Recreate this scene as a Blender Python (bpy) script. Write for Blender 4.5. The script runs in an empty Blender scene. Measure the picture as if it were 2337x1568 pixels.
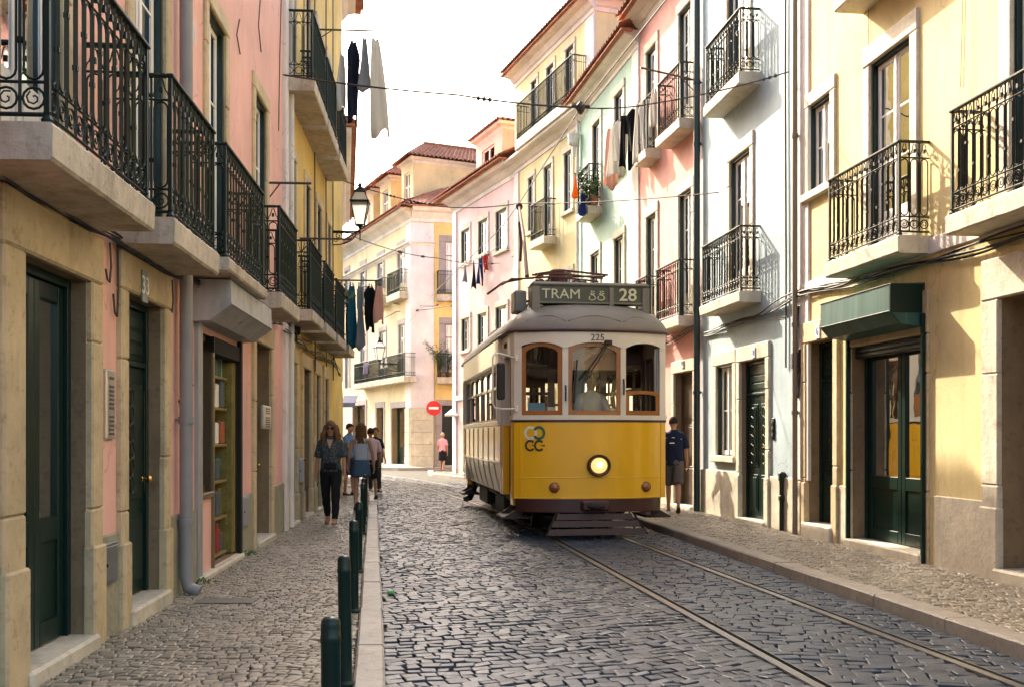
import bpy, bmesh, math, random
import numpy as np
from mathutils import Vector, Matrix, noise as mnoise
random.seed(7); RNG = np.random.default_rng(11)
scene = bpy.context.scene
COL = scene.collection
R = math.radians
# ---------------------------------------------------------------- survey frame
# plan coordinates: x to the right, y (depth) down the street, z up; the camera stands at (0, 0, EYE)
FPX, CX, HY, EYE = 2300.0, 1168.5, 995.0, 1.55
SUN = Vector((-0.519, 0.869, 0.73)).normalized()

def px(x, y, d):
    return Vector(((x - CX) / FPX * d, d, EYE + (HY - y) / FPX * d))

# ---------------------------------------------------------------- materials
MATS = {}
def newmat(name):
    m = bpy.data.materials.new(name); m.use_nodes = True
    nt = m.node_tree; b = nt.nodes['Principled BSDF']
    return m, nt, b
def N(nt, t, **kw):
    n = nt.nodes.new(t)
    for k, v in kw.items():
        if k in n.inputs: n.inputs[k].default_value = v
        else: setattr(n, k, v)
    return n
def coords(nt, scale=(1, 1, 1)):
    g = N(nt, 'ShaderNodeNewGeometry'); mp = N(nt, 'ShaderNodeMapping')
    mp.inputs['Scale'].default_value = scale
    nt.links.new(g.outputs['Position'], mp.inputs['Vector'])
    return mp.outputs['Vector']
def noise(nt, scale, detail=4, vec=None, rough=0.55):
    n = N(nt, 'ShaderNodeTexNoise'); n.inputs['Scale'].default_value = scale
    n.inputs['Detail'].default_value = detail; n.inputs['Roughness'].default_value = rough
    nt.links.new(vec if vec is not None else coords(nt), n.inputs['Vector'])
    return n.outputs['Fac']
def ramp(nt, fac, stops):
    r = N(nt, 'ShaderNodeValToRGB'); e = r.color_ramp.elements
    while len(e) < len(stops): e.new(0.5)
    for i, (p, c) in enumerate(stops):
        e[i].position = p; e[i].color = (*c, 1) if len(c) == 3 else c
    nt.links.new(fac, r.inputs['Fac']); return r.outputs['Color']
def mix(nt, fac, a, b, mode='MIX'):
    m = N(nt, 'ShaderNodeMix', data_type='RGBA', blend_type=mode)
    for sock, v in ((m.inputs[0], fac), (m.inputs[6], a), (m.inputs[7], b)):
        if hasattr(v, 'is_linked') or hasattr(v, 'links'): nt.links.new(v, sock)
        elif isinstance(v, (int, float)): sock.default_value = v
        else: sock.default_value = (*v, 1) if len(v) == 3 else v
    return m.outputs[2]
def bump(nt, b, h, strength=0.3, dist=0.01):
    n = N(nt, 'ShaderNodeBump'); n.inputs['Strength'].default_value = strength; n.inputs['Distance'].default_value = dist
    nt.links.new(h, n.inputs['Height']); nt.links.new(n.outputs['Normal'], b.inputs['Normal'])
G3 = lambda v: (v, v, v)
def plain(name, col, rough=0.6, metal=0.0, var=0.12, scale=6.0, coat=0.0, bmp=0.0):
    if name in MATS: return MATS[name]
    m, nt, b = newmat(name)
    f = noise(nt, scale, 5)
    c = mix(nt, f, [v * (1 - var) for v in col], [min(1, v * (1 + var)) for v in col])
    nt.links.new(c, b.inputs['Base Color'])
    b.inputs['Roughness'].default_value = rough; b.inputs['Metallic'].default_value = metal
    b.inputs['Coat Weight'].default_value = coat
    if bmp: bump(nt, b, noise(nt, scale * 12, 3), bmp, 0.004)
    MATS[name] = m; return m
def plaster(name, col, stain=(0.35, 0.3, 0.22), amt=0.35, dark=0.80, pale=1.12):
    if name in MATS: return MATS[name]
    m, nt, b = newmat(name)
    big = noise(nt, 0.7, 6); fine = noise(nt, 9, 5)
    c = mix(nt, ramp(nt, big, [(0.35, G3(0)), (0.65, G3(1))]), [v * dark for v in col], [min(0.9, v * pale) for v in col])
    c = mix(nt, ramp(nt, fine, [(0.4, G3(0)), (0.75, G3(0.25))]), c, [min(0.9, v * 1.12 + 0.02) for v in col])
    st = noise(nt, 1.0, 6, coords(nt, (5.5, 5.5, 0.35)), 0.6)        # runs of old rain down the render
    c = mix(nt, ramp(nt, st, [(0.50, G3(0)), (0.72, G3(amt))]), c, [c0 * 0.5 + s * 0.3 for c0, s in zip(col, stain)])
    crk = N(nt, 'ShaderNodeTexVoronoi', feature='DISTANCE_TO_EDGE'); crk.inputs['Scale'].default_value = .55
    wv = N(nt, 'ShaderNodeVectorMath', operation='ADD'); nn_ = N(nt, 'ShaderNodeTexNoise'); nn_.inputs['Scale'].default_value = 1.5; nn_.inputs['Detail'].default_value = 8
    nt.links.new(coords(nt), nn_.inputs['Vector']); nt.links.new(nn_.outputs['Color'], wv.inputs[0]); nt.links.new(coords(nt, (1, 1, .6)), wv.inputs[1]); nt.links.new(wv.outputs[0], crk.inputs['Vector'])
    c = mix(nt, ramp(nt, crk.outputs['Distance'], [(0.0, G3(.55)), (0.006, G3(0))]), c, [v * .45 for v in col])
    pt = noise(nt, 1.7, 8, None, 0.7)                                 # worn blotches
    c = mix(nt, ramp(nt, pt, [(0.62, G3(0)), (0.70, G3(amt * 0.7))]), c, [c0 * 0.72 + s * 0.2 for c0, s in zip(col, stain)])
    nt.links.new(c, b.inputs['Base Color']); b.inputs['Roughness'].default_value = 0.88
    bump(nt, b, noise(nt, 30, 6, None, 0.65), 0.25, 0.012)
    MATS[name] = m; return m
def stone(name, col, dark=0.45, scale=1.0, rough=0.75, bstr=0.5, streak=0.6):
    if name in MATS: return MATS[name]
    m, nt, b = newmat(name)
    f = noise(nt, 2.2 * scale, 9, None, 0.65); g = noise(nt, 14 * scale, 6, None, 0.7)
    c = mix(nt, ramp(nt, f, [(0.3, G3(0)), (0.68, G3(1))]), [v * 0.72 for v in col], [v * 1.08 for v in col])
    c = mix(nt, ramp(nt, g, [(0.54, G3(0)), (0.7, G3(0.6))]), c, [col[0] * dark, col[1] * dark * 0.93, col[2] * dark * 0.8])
    bl = noise(nt, 5 * scale, 10, None, 0.75)                          # lichen and soot blotches
    c = mix(nt, ramp(nt, bl, [(0.57, G3(0)), (0.68, G3(0.5))]), c, [col[0] * dark * .8, col[1] * dark * 0.6, col[2] * dark * 0.45])
    st = noise(nt, 1.3, 6, coords(nt, (4, 4, 0.6)), 0.6)
    c = mix(nt, ramp(nt, st, [(0.55 - (streak - .6) * .4, G3(0)), (0.8 - (streak - .6) * .4, G3(streak))]), c, [col[0] * 0.5, col[1] * 0.46, col[2] * 0.38])
    nt.links.new(c, b.inputs['Base Color']); b.inputs['Roughness'].default_value = rough
    bump(nt, b, g, bstr, 0.02)
    MATS[name] = m; return m
def cobble_mat(name, c0, c1, c2, rough=(0.3, 0.6)):
    m, nt, b = newmat(name)
    at = N(nt, 'ShaderNodeAttribute', attribute_name='tint')
    c = ramp(nt, at.outputs['Fac'], [(0.0, c0), (0.5, c1), (1.0, c2)])
    g = noise(nt, 45, 5, None, 0.65); big = noise(nt, 0.8, 5)
    c = mix(nt, ramp(nt, g, [(0.35, G3(0.5)), (0.6, G3(0))]), c, [v * 0.45 for v in c1])
    c = mix(nt, ramp(nt, big, [(0.35, G3(0.0)), (0.7, G3(0.35))]), c, [v * 0.55 for v in c1])
    nt.links.new(c, b.inputs['Base Color'])
    r = N(nt, 'ShaderNodeMapRange'); nt.links.new(g, r.inputs['Value'])
    r.inputs['From Min'].default_value = 0.3; r.inputs['From Max'].default_value = 0.7
    r.inputs['To Min'].default_value = rough[0]; r.inputs['To Max'].default_value = rough[1]
    nt.links.new(r.outputs['Result'], b.inputs['Roughness'])
    bump(nt, b, noise(nt, 70, 5, None, 0.7), 0.35, 0.006)
    MATS[name] = m; return m
def glass(name, tint=(1, 1, 1), extra=0.05, rough=0.01):
    if name in MATS: return MATS[name]
    m = bpy.data.materials.new(name); m.use_nodes = True; nt = m.node_tree; nt.nodes.clear()
    o = N(nt, 'ShaderNodeOutputMaterial'); t = N(nt, 'ShaderNodeBsdfTransparent'); g = N(nt, 'ShaderNodeBsdfGlossy')
    t.inputs['Color'].default_value = (*tint, 1); g.inputs['Roughness'].default_value = rough
    fr = N(nt, 'ShaderNodeFresnel'); fr.inputs['IOR'].default_value = 1.5
    add = N(nt, 'ShaderNodeMath', operation='ADD'); add.inputs[1].default_value = extra; add.use_clamp = True
    # old panes are never quite flat
    bp = N(nt, 'ShaderNodeBump'); bp.inputs['Strength'].default_value = 0.08; bp.inputs['Distance'].default_value = 0.05
    nt.links.new(noise(nt, 1.6, 2), bp.inputs['Height']); nt.links.new(bp.outputs['Normal'], g.inputs['Normal'])
    mx = N(nt, 'ShaderNodeMixShader')
    nt.links.new(fr.outputs['Fac'], add.inputs[0]); nt.links.new(add.outputs[0], mx.inputs[0])
    nt.links.new(t.outputs[0], mx.inputs[1]); nt.links.new(g.outputs[0], mx.inputs[2]); nt.links.new(mx.outputs[0], o.inputs['Surface'])
    MATS[name] = m; return m
def emit(name, col, s):
    if name in MATS: return MATS[name]
    m, nt, b = newmat(name)
    b.inputs['Base Color'].default_value = (*col, 1); b.inputs['Emission Color'].default_value = (*col, 1); b.inputs['Emission Strength'].default_value = s
    MATS[name] = m; return m
def tiles(name, col):
    m, nt, b = newmat(name)
    f = noise(nt, 5, 6, None, 0.7); g = noise(nt, 26, 4)
    c = ramp(nt, f, [(0.3, [v * 0.45 for v in col]), (0.52, col), (0.72, [min(1, v * 1.45 + 0.03) for v in col])])
    c = mix(nt, ramp(nt, g, [(0.55, G3(0)), (0.75, G3(0.5))]), c, (0.12, 0.08, 0.06))
    nt.links.new(c, b.inputs['Base Color']); b.inputs['Roughness'].default_value = 0.85
    bump(nt, b, g, 0.4, 0.01); MATS[name] = m; return m
def fabric(name, col, var=0.12, pattern=None):
    if name in MATS: return MATS[name]
    m, nt, b = newmat(name)
    c = mix(nt, noise(nt, 5, 4), [v * (1 - var) for v in col], [min(1, v * (1 + var)) for v in col])
    if pattern: c = mix(nt, ramp(nt, noise(nt, 85, 2, None, 0.5), [(0.52, G3(0)), (0.6, G3(1))]), c, pattern)
    nt.links.new(c, b.inputs['Base Color']); b.inputs['Roughness'].default_value = 0.9
    b.inputs['Sheen Weight'].default_value = 0.02; b.inputs['Specular IOR Level'].default_value = .2
    bump(nt, b, noise(nt, 9, 4), 0.3, 0.02); MATS[name] = m; return m

M_IRON = plain('green iron paint', (0.003, 0.014, 0.011), 0.5, 0.0, 0.3, 9, 0.0, 0.25)
M_IRON2 = plain('weathered iron paint', (0.018, 0.022, 0.014), 0.5, 0.0, 0.35, 9, 0.0, 0.3)
M_GREEN = plain('dark green joinery', (0.004, 0.02, 0.015), 0.32, 0, 0.3, 3, 0.06, 0.15)
for _m in (M_IRON, M_IRON2, M_GREEN): _m.node_tree.nodes['Principled BSDF'].inputs['Specular IOR Level'].default_value = .28
M_GREENL = plain('green shutter metal', (0.035, 0.15, 0.125), 0.35, 0.2, 0.25, 2, 0.1, 0.1)
M_WHITE = plain('white joinery', (0.84, 0.81, 0.75), 0.5, 0, 0.1, 5, 0, 0.1)
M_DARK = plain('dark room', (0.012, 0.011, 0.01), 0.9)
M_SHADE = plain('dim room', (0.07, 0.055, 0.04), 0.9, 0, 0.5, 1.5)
M_LIME = stone('limestone', (0.60, 0.475, 0.28), .42)
M_LIMEP = stone('pale limestone', (0.63, 0.57, 0.44), 0.5)
M_SLAB = stone('balcony limestone', (0.58, 0.51, 0.40), 0.24, 1.3, streak=.85)
M_BROWNST = stone('brown stained stone', (0.25, 0.175, 0.095), 0.4)
M_WSTONE = plaster('painted pilaster', (0.74, 0.69, 0.64), amt=0.3)
M_TILE = tiles('terracotta tiles', (0.36, 0.13, 0.065))
M_CURT = fabric('net curtain', (0.8, 0.8, 0.76), 0.08)
M_GLASS = glass('window glass', (0.93, 0.96, 0.96), 0.1)
M_GLASSD = glass('shop glass', (0.75, 0.8, 0.78), 0.12)
M_TGLASS = glass('tram glass', (0.86, 0.88, 0.86), 0.03)
M_PIPE = plain('grey pipe paint', (0.24, 0.235, 0.23), 0.45, 0, 0.2, 4)
M_PIPEG = plain('dark green pipe paint', (0.012, 0.035, 0.035), 0.4, 0, 0.3, 5)
M_CABLE = plain('black cable', (0.03, 0.026, 0.022), 0.6)
M_STEEL = plain('brushed steel', (0.55, 0.54, 0.52), 0.35, 0.9, 0.15, 12)
M_GREYM = plain('grey sheet metal', (0.33, 0.335, 0.33), 0.5, 0.2, 0.25, 2.5, 0, 0.1)
M_RUST = plain('rust', (0.16, 0.06, 0.025), 0.9, 0, 0.4, 20)
M_BRASS = plain('brass', (0.7, 0.45, 0.15), 0.25, 1.0, 0.2, 20)
M_BROWND = plain('brown door paint', (0.075, 0.05, 0.032), 0.45, 0, 0.3, 4)
M_LEAF = plain('leaf green', (0.06, 0.12, 0.03), 0.6, 0, 0.5, 9)

# ---------------------------------------------------------------- mesh builder
class MB:
    def __init__(s, xf=None): s.v = []; s.f = []; s.m = []; s.xf = xf
    def add(s, vs, fs, m=0):
        k = len(s.v); s.v += [tuple(p) for p in vs]
        for f in fs: s.f.append([i + k for i in f]); s.m.append(m)
    def quad(s, a, b, c, d, m=0): s.add((a, b, c, d), ((0, 1, 2, 3),), m)
    def box(s, x0, x1, y0, y1, z0, z1, m=0, bev=0.0):
        if x0 > x1: x0, x1 = x1, x0
        if y0 > y1: y0, y1 = y1, y0
        if z0 > z1: z0, z1 = z1, z0
        if bev <= 0:
            s.add([(x, y, z) for x in (x0, x1) for y in (y0, y1) for z in (z0, z1)],
                  ((0, 1, 3, 2), (4, 6, 7, 5), (0, 4, 5, 1), (2, 3, 7, 6), (0, 2, 6, 4), (1, 5, 7, 3)), m); return
        b = min(bev, (x1 - x0) * .45, (y1 - y0) * .45, (z1 - z0) * .45)
        vs, idx = [], {}
        for i, x in ((0, x0), (1, x1)):
            for j, y in ((0, y0), (1, y1)):
                for k, z in ((0, z0), (1, z1)):
                    dx, dy, dz = (b if i == 0 else -b), (b if j == 0 else -b), (b if k == 0 else -b)
                    for a, p in enumerate(((x, y + dy, z + dz), (x + dx, y, z + dz), (x + dx, y + dy, z))):
                        idx[i, j, k, a] = len(vs); vs.append(p)
        g = lambda i, j, k, a: idx[i, j, k, a]
        fs = []
        for i in (0, 1):
            q = [g(i, 0, 0, 0), g(i, 1, 0, 0), g(i, 1, 1, 0), g(i, 0, 1, 0)]; fs.append(q if i else q[::-1])
            q = [g(0, i, 0, 1), g(0, i, 1, 1), g(1, i, 1, 1), g(1, i, 0, 1)]; fs.append(q if i else q[::-1])
            q = [g(0, 0, i, 2), g(1, 0, i, 2), g(1, 1, i, 2), g(0, 1, i, 2)]; fs.append(q if i else q[::-1])
        for i in (0, 1):
            for j in (0, 1):
                fs.append([g(i, j, 0, 0), g(i, j, 1, 0), g(i, j, 1, 1), g(i, j, 0, 1)])
                fs.append([g(i, 0, j, 0), g(i, 1, j, 0), g(i, 1, j, 2), g(i, 0, j, 2)])
                fs.append([g(0, i, j, 1), g(1, i, j, 1), g(1, i, j, 2), g(0, i, j, 2)])
        for i in (0, 1):
            for j in (0, 1):
                for k in (0, 1): fs.append([g(i, j, k, 0), g(i, j, k, 1), g(i, j, k, 2)])
        s.add(vs, fs, m)
    def tube(s, path, r, n=6, m=0, closed=False, cap=True):
        P = [Vector(p) for p in path]; L = len(P)
        rs = r if isinstance(r, (list, tuple)) else [r] * L
        prev = None; rings = []
        for i in range(L):
            if closed: t = P[(i + 1) % L] - P[i - 1]
            else: t = P[min(i + 1, L - 1)] - P[max(i - 1, 0)]
            if t.length < 1e-9: t = Vector((0, 0, 1))
            t.normalize()
            if prev is None:
                a = Vector((0, 0, 1)) if abs(t.z) < .9 else Vector((1, 0, 0))
                u = t.cross(a).normalized()
            else:
                u = prev - t * prev.dot(t)
                u = u.normalized() if u.length > 1e-6 else t.orthogonal().normalized()
            prev = u; w = t.cross(u)
            rings.append([P[i] + (u * math.cos(2 * math.pi * k / n) + w * math.sin(2 * math.pi * k / n)) * rs[i] for k in range(n)])
        vs = [p for rg in rings for p in rg]; fs = []
        for i in range(L if closed else L - 1):
            j = (i + 1) % L
            for k in range(n):
                fs.append((i * n + k, i * n + (k + 1) % n, j * n + (k + 1) % n, j * n + k))
        if cap and not closed:
            fs.append(tuple(range(n))[::-1]); fs.append(tuple((L - 1) * n + k for k in range(n)))
        s.add(vs, fs, m)
    def loft(s, rings, m=0, caps=True):
        n = len(rings[0]); vs = [p for r in rings for p in r]; fs = []
        for i in range(len(rings) - 1):
            for k in range(n): fs.append((i * n + k, i * n + (k + 1) % n, (i + 1) * n + (k + 1) % n, (i + 1) * n + k))
        if caps: fs.append(tuple(range(n))[::-1]); fs.append(tuple((len(rings) - 1) * n + k for k in range(n)))
        s.add(vs, fs, m)
    def lathe(s, prof, c=(0, 0, 0), n=16, m=0, axis='z'):
        rings = []
        for r, h in prof:
            rg = []
            for k in range(n):
                a = 2 * math.pi * k / n; x, y = math.cos(a) * r, math.sin(a) * r
                rg.append((c[0] + x, c[1] + y, c[2] + h) if axis == 'z' else ((c[0] + x, c[1] - h, c[2] + y) if axis == 'y' else (c[0] + h, c[1] + x, c[2] + y)))
            rings.append(rg)
        s.loft(rings, m)
    def build(s, name, mats, parent=None, smooth=False, loc=None):
        vs = [s.xf(p) for p in s.v] if s.xf else s.v
        me = bpy.data.meshes.new(name); me.from_pydata(vs, [], s.f); 
        if not isinstance(mats, (list, tuple)): mats = [mats]
        for mm in mats: me.materials.append(mm)
        me.polygons.foreach_set('material_index', s.m)
        if smooth:
            me.polygons.foreach_set('use_smooth', [True] * len(s.f))
            try: me.set_sharp_from_angle(angle=R(40))
            except Exception: pass
        me.update()
        o = bpy.data.objects.new(name, me); COL.objects.link(o)
        if parent: o.parent = parent
        if loc: o.location = loc
        return o

def tag(o, label=None, cat=None, group=None, kind=None):
    if label: o['label'] = label
    if cat: o['category'] = cat
    if group: o['group'] = group
    if kind: o['kind'] = kind
    return o
def thing(name, label, cat, loc=(0, 0, 0), rz=0.0, group=None):
    o = bpy.data.objects.new(name, None); COL.objects.link(o); o.empty_display_size = 0.2
    o.location = loc; o.rotation_euler = (0, 0, rz)
    return tag(o, label, cat, group)
def text_mesh(name, txt, size, mat, parent, M, align='CENTER', bold=0.0, sx=1.0):
    cu = bpy.data.curves.new(name, 'FONT'); cu.body = txt; cu.size = size; cu.align_x = align; cu.align_y = 'CENTER'
    cu.extrude = 0.003; cu.offset = bold
    o = bpy.data.objects.new(name, cu); COL.objects.link(o)
    dg = bpy.context.evaluated_depsgraph_get(); me = bpy.data.meshes.new_from_object(o.evaluated_get(dg))
    bpy.data.objects.remove(o); bpy.data.curves.remove(cu)
    for v in me.vertices: v.co.x *= sx
    me.transform(M); me.materials.clear(); me.materials.append(mat)
    q = bpy.data.objects.new(name, me); COL.objects.link(q)
    if parent: q.parent = parent
    return q

# ---------------------------------------------------------------- facades
class Building:
    def __init__(s, name, label, P0, cat='house'):
        s.o = Vector((P0[0], P0[1], 0)); s.root = thing(name, label, cat, s.o)
class Face:
    """A street front from P0 to P1; s runs along it, o outward, z up."""
    def __init__(s, B, P0, P1, H, depth=7.0, z0=0.0):
        s.B = B; s.P0 = Vector((P0[0], P0[1])); s.P1 = Vector((P1[0], P1[1])); s.H = H; s.depth = depth; s.z0 = z0
        s.L = (s.P1 - s.P0).length; s.u = (s.P1 - s.P0) / s.L; s.n = Vector((-s.u.y, s.u.x)); s.ops = []
    def W(s, p):
        q = s.P0 + s.u * p[0] + s.n * p[1]; return Vector((q.x, q.y, p[2]))
    def xf(s, p): return s.W(p) - s.B.o
    def mb(s): return MB(s.xf)
    def d(s, x, o=0.0):
        k = (x - CX) / FPX; return (o + s.P0.dot(s.n)) / (k * s.n.x + s.n.y)
    def at(s, x, y=None, o=0.0):
        d = s.d(x, o); k = (x - CX) / FPX; q = Vector((k * d, d)) - s.P0
        return q.dot(s.u), (None if y is None else EYE + (HY - y) / FPX * d)
    def sd(s, d):                                   # s at depth d on the wall
        return (d - s.P0.y) / s.u.y
    def span(s, xa, xb, o=0.0):
        a, b = s.at(xa, None, o)[0], s.at(xb, None, o)[0]; return (min(a, b), max(a, b))
    def cut(s, s0, s1, z0, z1, depth=0.22, back=2, jamb=1):
        s.ops.append((s0, s1, z0, z1, depth, back, jamb))
    def wall(s, mats, gables=True, top=True):
        """mats: plaster, jamb, dark, dim"""
        b = s.mb()
        S = sorted({0.0, s.L, *[v for o in s.ops for v in o[:2] if 0 < v < s.L]})
        Z = sorted({s.z0, s.H, *[v for o in s.ops for v in o[2:4] if s.z0 < v < s.H]})
        for i in range(len(S) - 1):
            j0 = None
            for j in range(len(Z)):
                solid = False
                if j < len(Z) - 1:
                    cs, cz = (S[i] + S[i + 1]) / 2, (Z[j] + Z[j + 1]) / 2
                    solid = not any(o[0] < cs < o[1] and o[2] < cz < o[3] for o in s.ops)
                if solid and j0 is None: j0 = j
                if not solid and j0 is not None:
                    b.quad((S[i], 0, Z[j0]), (S[i], 0, Z[j]), (S[i + 1], 0, Z[j]), (S[i + 1], 0, Z[j0])); j0 = None
        for (s0, s1, z0, z1, dp, bk, jm) in s.ops:
            b.quad((s0, 0, z0), (s0, -dp, z0), (s0, -dp, z1), (s0, 0, z1), jm)
            b.quad((s1, 0, z0), (s1, 0, z1), (s1, -dp, z1), (s1, -dp, z0), jm)
            b.quad((s0, 0, z1), (s0, -dp, z1), (s1, -dp, z1), (s1, 0, z1), jm)
            b.quad((s0, 0, z0), (s1, 0, z0), (s1, -dp, z0), (s0, -dp, z0), jm)
            b.box(s0 - .02, s1 + .02, -dp - .9, -dp - .002, z0 - .02, z1 + .02, bk) if bk == 9 else None
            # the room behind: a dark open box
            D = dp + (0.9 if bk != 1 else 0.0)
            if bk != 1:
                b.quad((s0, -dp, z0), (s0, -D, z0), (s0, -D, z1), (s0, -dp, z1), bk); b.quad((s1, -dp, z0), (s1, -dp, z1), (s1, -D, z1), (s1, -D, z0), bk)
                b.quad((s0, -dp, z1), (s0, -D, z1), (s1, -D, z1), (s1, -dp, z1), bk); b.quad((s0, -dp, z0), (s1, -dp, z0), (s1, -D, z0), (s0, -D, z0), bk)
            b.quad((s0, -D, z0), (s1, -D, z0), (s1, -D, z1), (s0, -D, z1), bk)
        if gables:
            D = s.depth
            b.quad((0, 0, s.z0), (0, -D, s.z0), (0, -D, s.H), (0, 0, s.H)); b.quad((s.L, 0, s.z0), (s.L, 0, s.H), (s.L, -D, s.H), (s.L, -D, s.z0))
            b.quad((0, -D, s.z0), (s.L, -D, s.z0), (s.L, -D, s.H), (0, -D, s.H))
        if top: b.quad((0, 0, s.H), (s.L, 0, s.H), (s.L, -s.depth, s.H), (0, -s.depth, s.H))
        return b.build('wall', mats, s.B.root)
    def strip(s, name, s0, s1, z0, z1, o, mat, bev=0.0, inner=-0.02):
        b = s.mb(); b.box(s0, s1, inner, o, z0, z1, 0, bev); return b.build(name, mat, s.B.root)
    def plinth(s, z1, o, mat, gaps=(), z0=-0.05):
        xs = [0.0]
        for g0, g1 in sorted(gaps): xs += [max(0.0, g0), min(s.L, g1)]
        xs.append(s.L)
        for i in range(0, len(xs), 2):
            x = xs[i]; b = s.mb()
            while x < xs[i + 1] - .02:                       # separate slabs with fine joints
                e = min(xs[i + 1], x + random.uniform(.9, 1.5))
                if xs[i + 1] - e < .35: e = xs[i + 1]
                b.box(x + .0005, e - .0005, -.02, o, z0, z1 + random.uniform(-.004, .004), 0, .008); x = e
            if b.f: b.build('plinth', mat, s.B.root)
    def cornice(s, z, mat, s0=0.0, s1=None, size=0.3, proj=0.3, layers=4):
        s1 = s.L if s1 is None else s1; b = s.mb()
        prof = [(-.02, 0), (.03, 0), (.045, size * .25), (.1, size * .32), (proj * .5, size * .62), (proj * .85, size * .7), (proj, size * .8), (proj, size), (-.02, size)]
        b.loft([[(sx, o, z + h) for o, h in prof] for sx in (s0, s1)]); return b.build('cornice', mat, s.B.root)
    def roof(s, z, s0=None, s1=None, over=0.45, slope=0.42, run=3.5, pitch=0.21, mat=None, hip0=0.0, hip1=0.0):
        s0 = -.15 if s0 is None else s0; s1 = s.L + .15 if s1 is None else s1
        b = s.mb(); ns = max(8, int((s1 - s0) / pitch * 6)); rows = [over] + [over - run * t for t in (.02, .04, .3, .302, .62, .622, 1.0)]
        vs = []
        for r, o in enumerate(rows):
            lift = 0.022 if r in (0, 1, 2, 4, 6) else 0.0
            for i in range(ns + 1):
                t = i / ns; run_t = (over - o)
                a, e = s0 + hip0 * run_t, s1 - hip1 * run_t
                ss = a + (e - a) * t
                w = math.sin(ss / pitch * 2 * math.pi)
                vs.append((ss, o, z + run_t * slope + 0.045 * (abs(w) ** .7 * (1 if w > 0 else -.55)) + lift))
        W_ = ns + 1
        b.add(vs, [(r * W_ + i, r * W_ + i + 1, (r + 1) * W_ + i + 1, (r + 1) * W_ + i) for r in range(len(rows) - 1) for i in range(ns)])
        # tile ends and a bedding under the first course
        b.box(s0 + .02, s1 - .02, over - .35, over - .06, z - .075, z - .03, 0)
        return b.build('roof', mat or M_TILE, s.B.root, smooth=True)

    # ---- openings
    def surround(s, parent, s0, s1, z0, z1, w=.15, top=.17, sill=True, proud=.035, mat=None, foot=0.0, wa=None, wb=None):
        b = s.mb(); wa = wa or w; wb = wb or w; j = lambda: random.uniform(-.008, .008)
        zb = z0 if sill else (z0 if z0 > 1 else -.02)
        def jamb(a, e):
            z = zb
            while z < z1 - .02:
                q = min(z1, z + random.uniform(.9, 1.4));
                if z1 - q < .4: q = z1
                b.box(a + j() * .4, e + j() * .4, -.02, proud + j() * .4, z + .0015, q - .0015, 0, .014); z = q
        jamb(s0 - wa, s0); jamb(s1, s1 + wb)
        b.box(s0 - wa - .004, s1 + wb + .004, -.02, proud + .004, z1, z1 + top, 0, .016)
        if sill: b.box(s0 - wa - .02, s1 + wb + .02, -.06, proud + .05, z0 - .12, z0, 0, .016)
        if foot:
            for a, e in ((s0 - wa, s0), (s1, s1 + wb)): b.box(a - .012, e + .012, -.02, proud + .02, zb, zb + foot, 0, .014)
        return b.build('surround', mat or M_LIME, parent)
    def window(s, s0, s1, z0, z1, kind='casement', rows=3, sw=.14, top=.16, sill=True, lining=M_GREEN, mat=None, curtain=.88, smat=None, transom=False, dp=.2, cut=True, name='window', rec=.075, proud=.035, sur=True):
        if cut: s.cut(s0, s1, z0, z1, dp + .02, 2, 1)
        b = s.mb(); mat = mat or M_WHITE; y1 = -rec; y0 = y1 - .026; lw = .035
        # lining painted on the jambs
        b.box(s0, s0 + lw, -dp, -.02, z0, z1, 1); b.box(s1 - lw, s1, -dp, -.02, z0, z1, 1); b.box(s0 + lw, s1 - lw, -dp, -.02, z1 - lw, z1, 1)
        a, e = s0 + lw, s1 - lw; t = z1 - lw
        zt = t
        if transom:
            zt = z0 + (t - z0) * .74; b.box(a, e, y0 - .01, y1 + .02, zt - .03, zt + .03, 1)
        pb = s.mb(); panes = []
        def leaf(a, e, za, zb, nr, panel):
            f = .065; b.box(a, a + f, y0, y1, za, zb, 0, .006); b.box(e - f, e, y0, y1, za, zb, 0, .006)
            b.box(a + f, e - f, y0, y1, zb - f, zb, 0, .006)
            zp = za + f + (panel if panel else .02)
            b.box(a + f, e - f, y0 + (0 if not panel else .012), y1 - (.0 if not panel else .012), za, zp, 0, .006)
            if panel: b.box(a + f + .04, e - f - .04, y1 - .012, y1 - .002, za + .09, zp - .06, 0, .008)
            for k in range(1, nr):
                zz = zp + (zb - f - zp) * k / nr; b.box(a + f, e - f, y0 + .012, y1 - .006, zz - .012, zz + .012, 0)
            pb.quad((a + f, y0 + .014, zp), (e - f, y0 + .014, zp), (e - f, y0 + .014, zb - f), (a + f, y0 + .014, zb - f))
        pan = .45 if kind == 'french' else 0
        mid = (a + e) / 2
        if kind == 'single': leaf(a, e, z0 + .01, zt - .0, rows, 0)
        else:
            leaf(a, mid - .003, z0 + .01, zt, rows, pan); leaf(mid + .003, e, z0 + .01, zt, rows, pan)
            b.box(mid - .03, mid + .03, y1, y1 + .018, z0 + .02, zt - .02, 0, .005)
        if transom:
            leaf(a, mid - .003, zt + .03, t, 1, 0); leaf(mid + .003, e, zt + .03, t, 1, 0)
        o = b.build(name, [mat, lining or mat], s.B.root)
        pb.build('pane', M_GLASS, o)
        if sur: s.surround(o, s0, s1, z0, z1, sw, top, sill, proud, smat)
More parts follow.
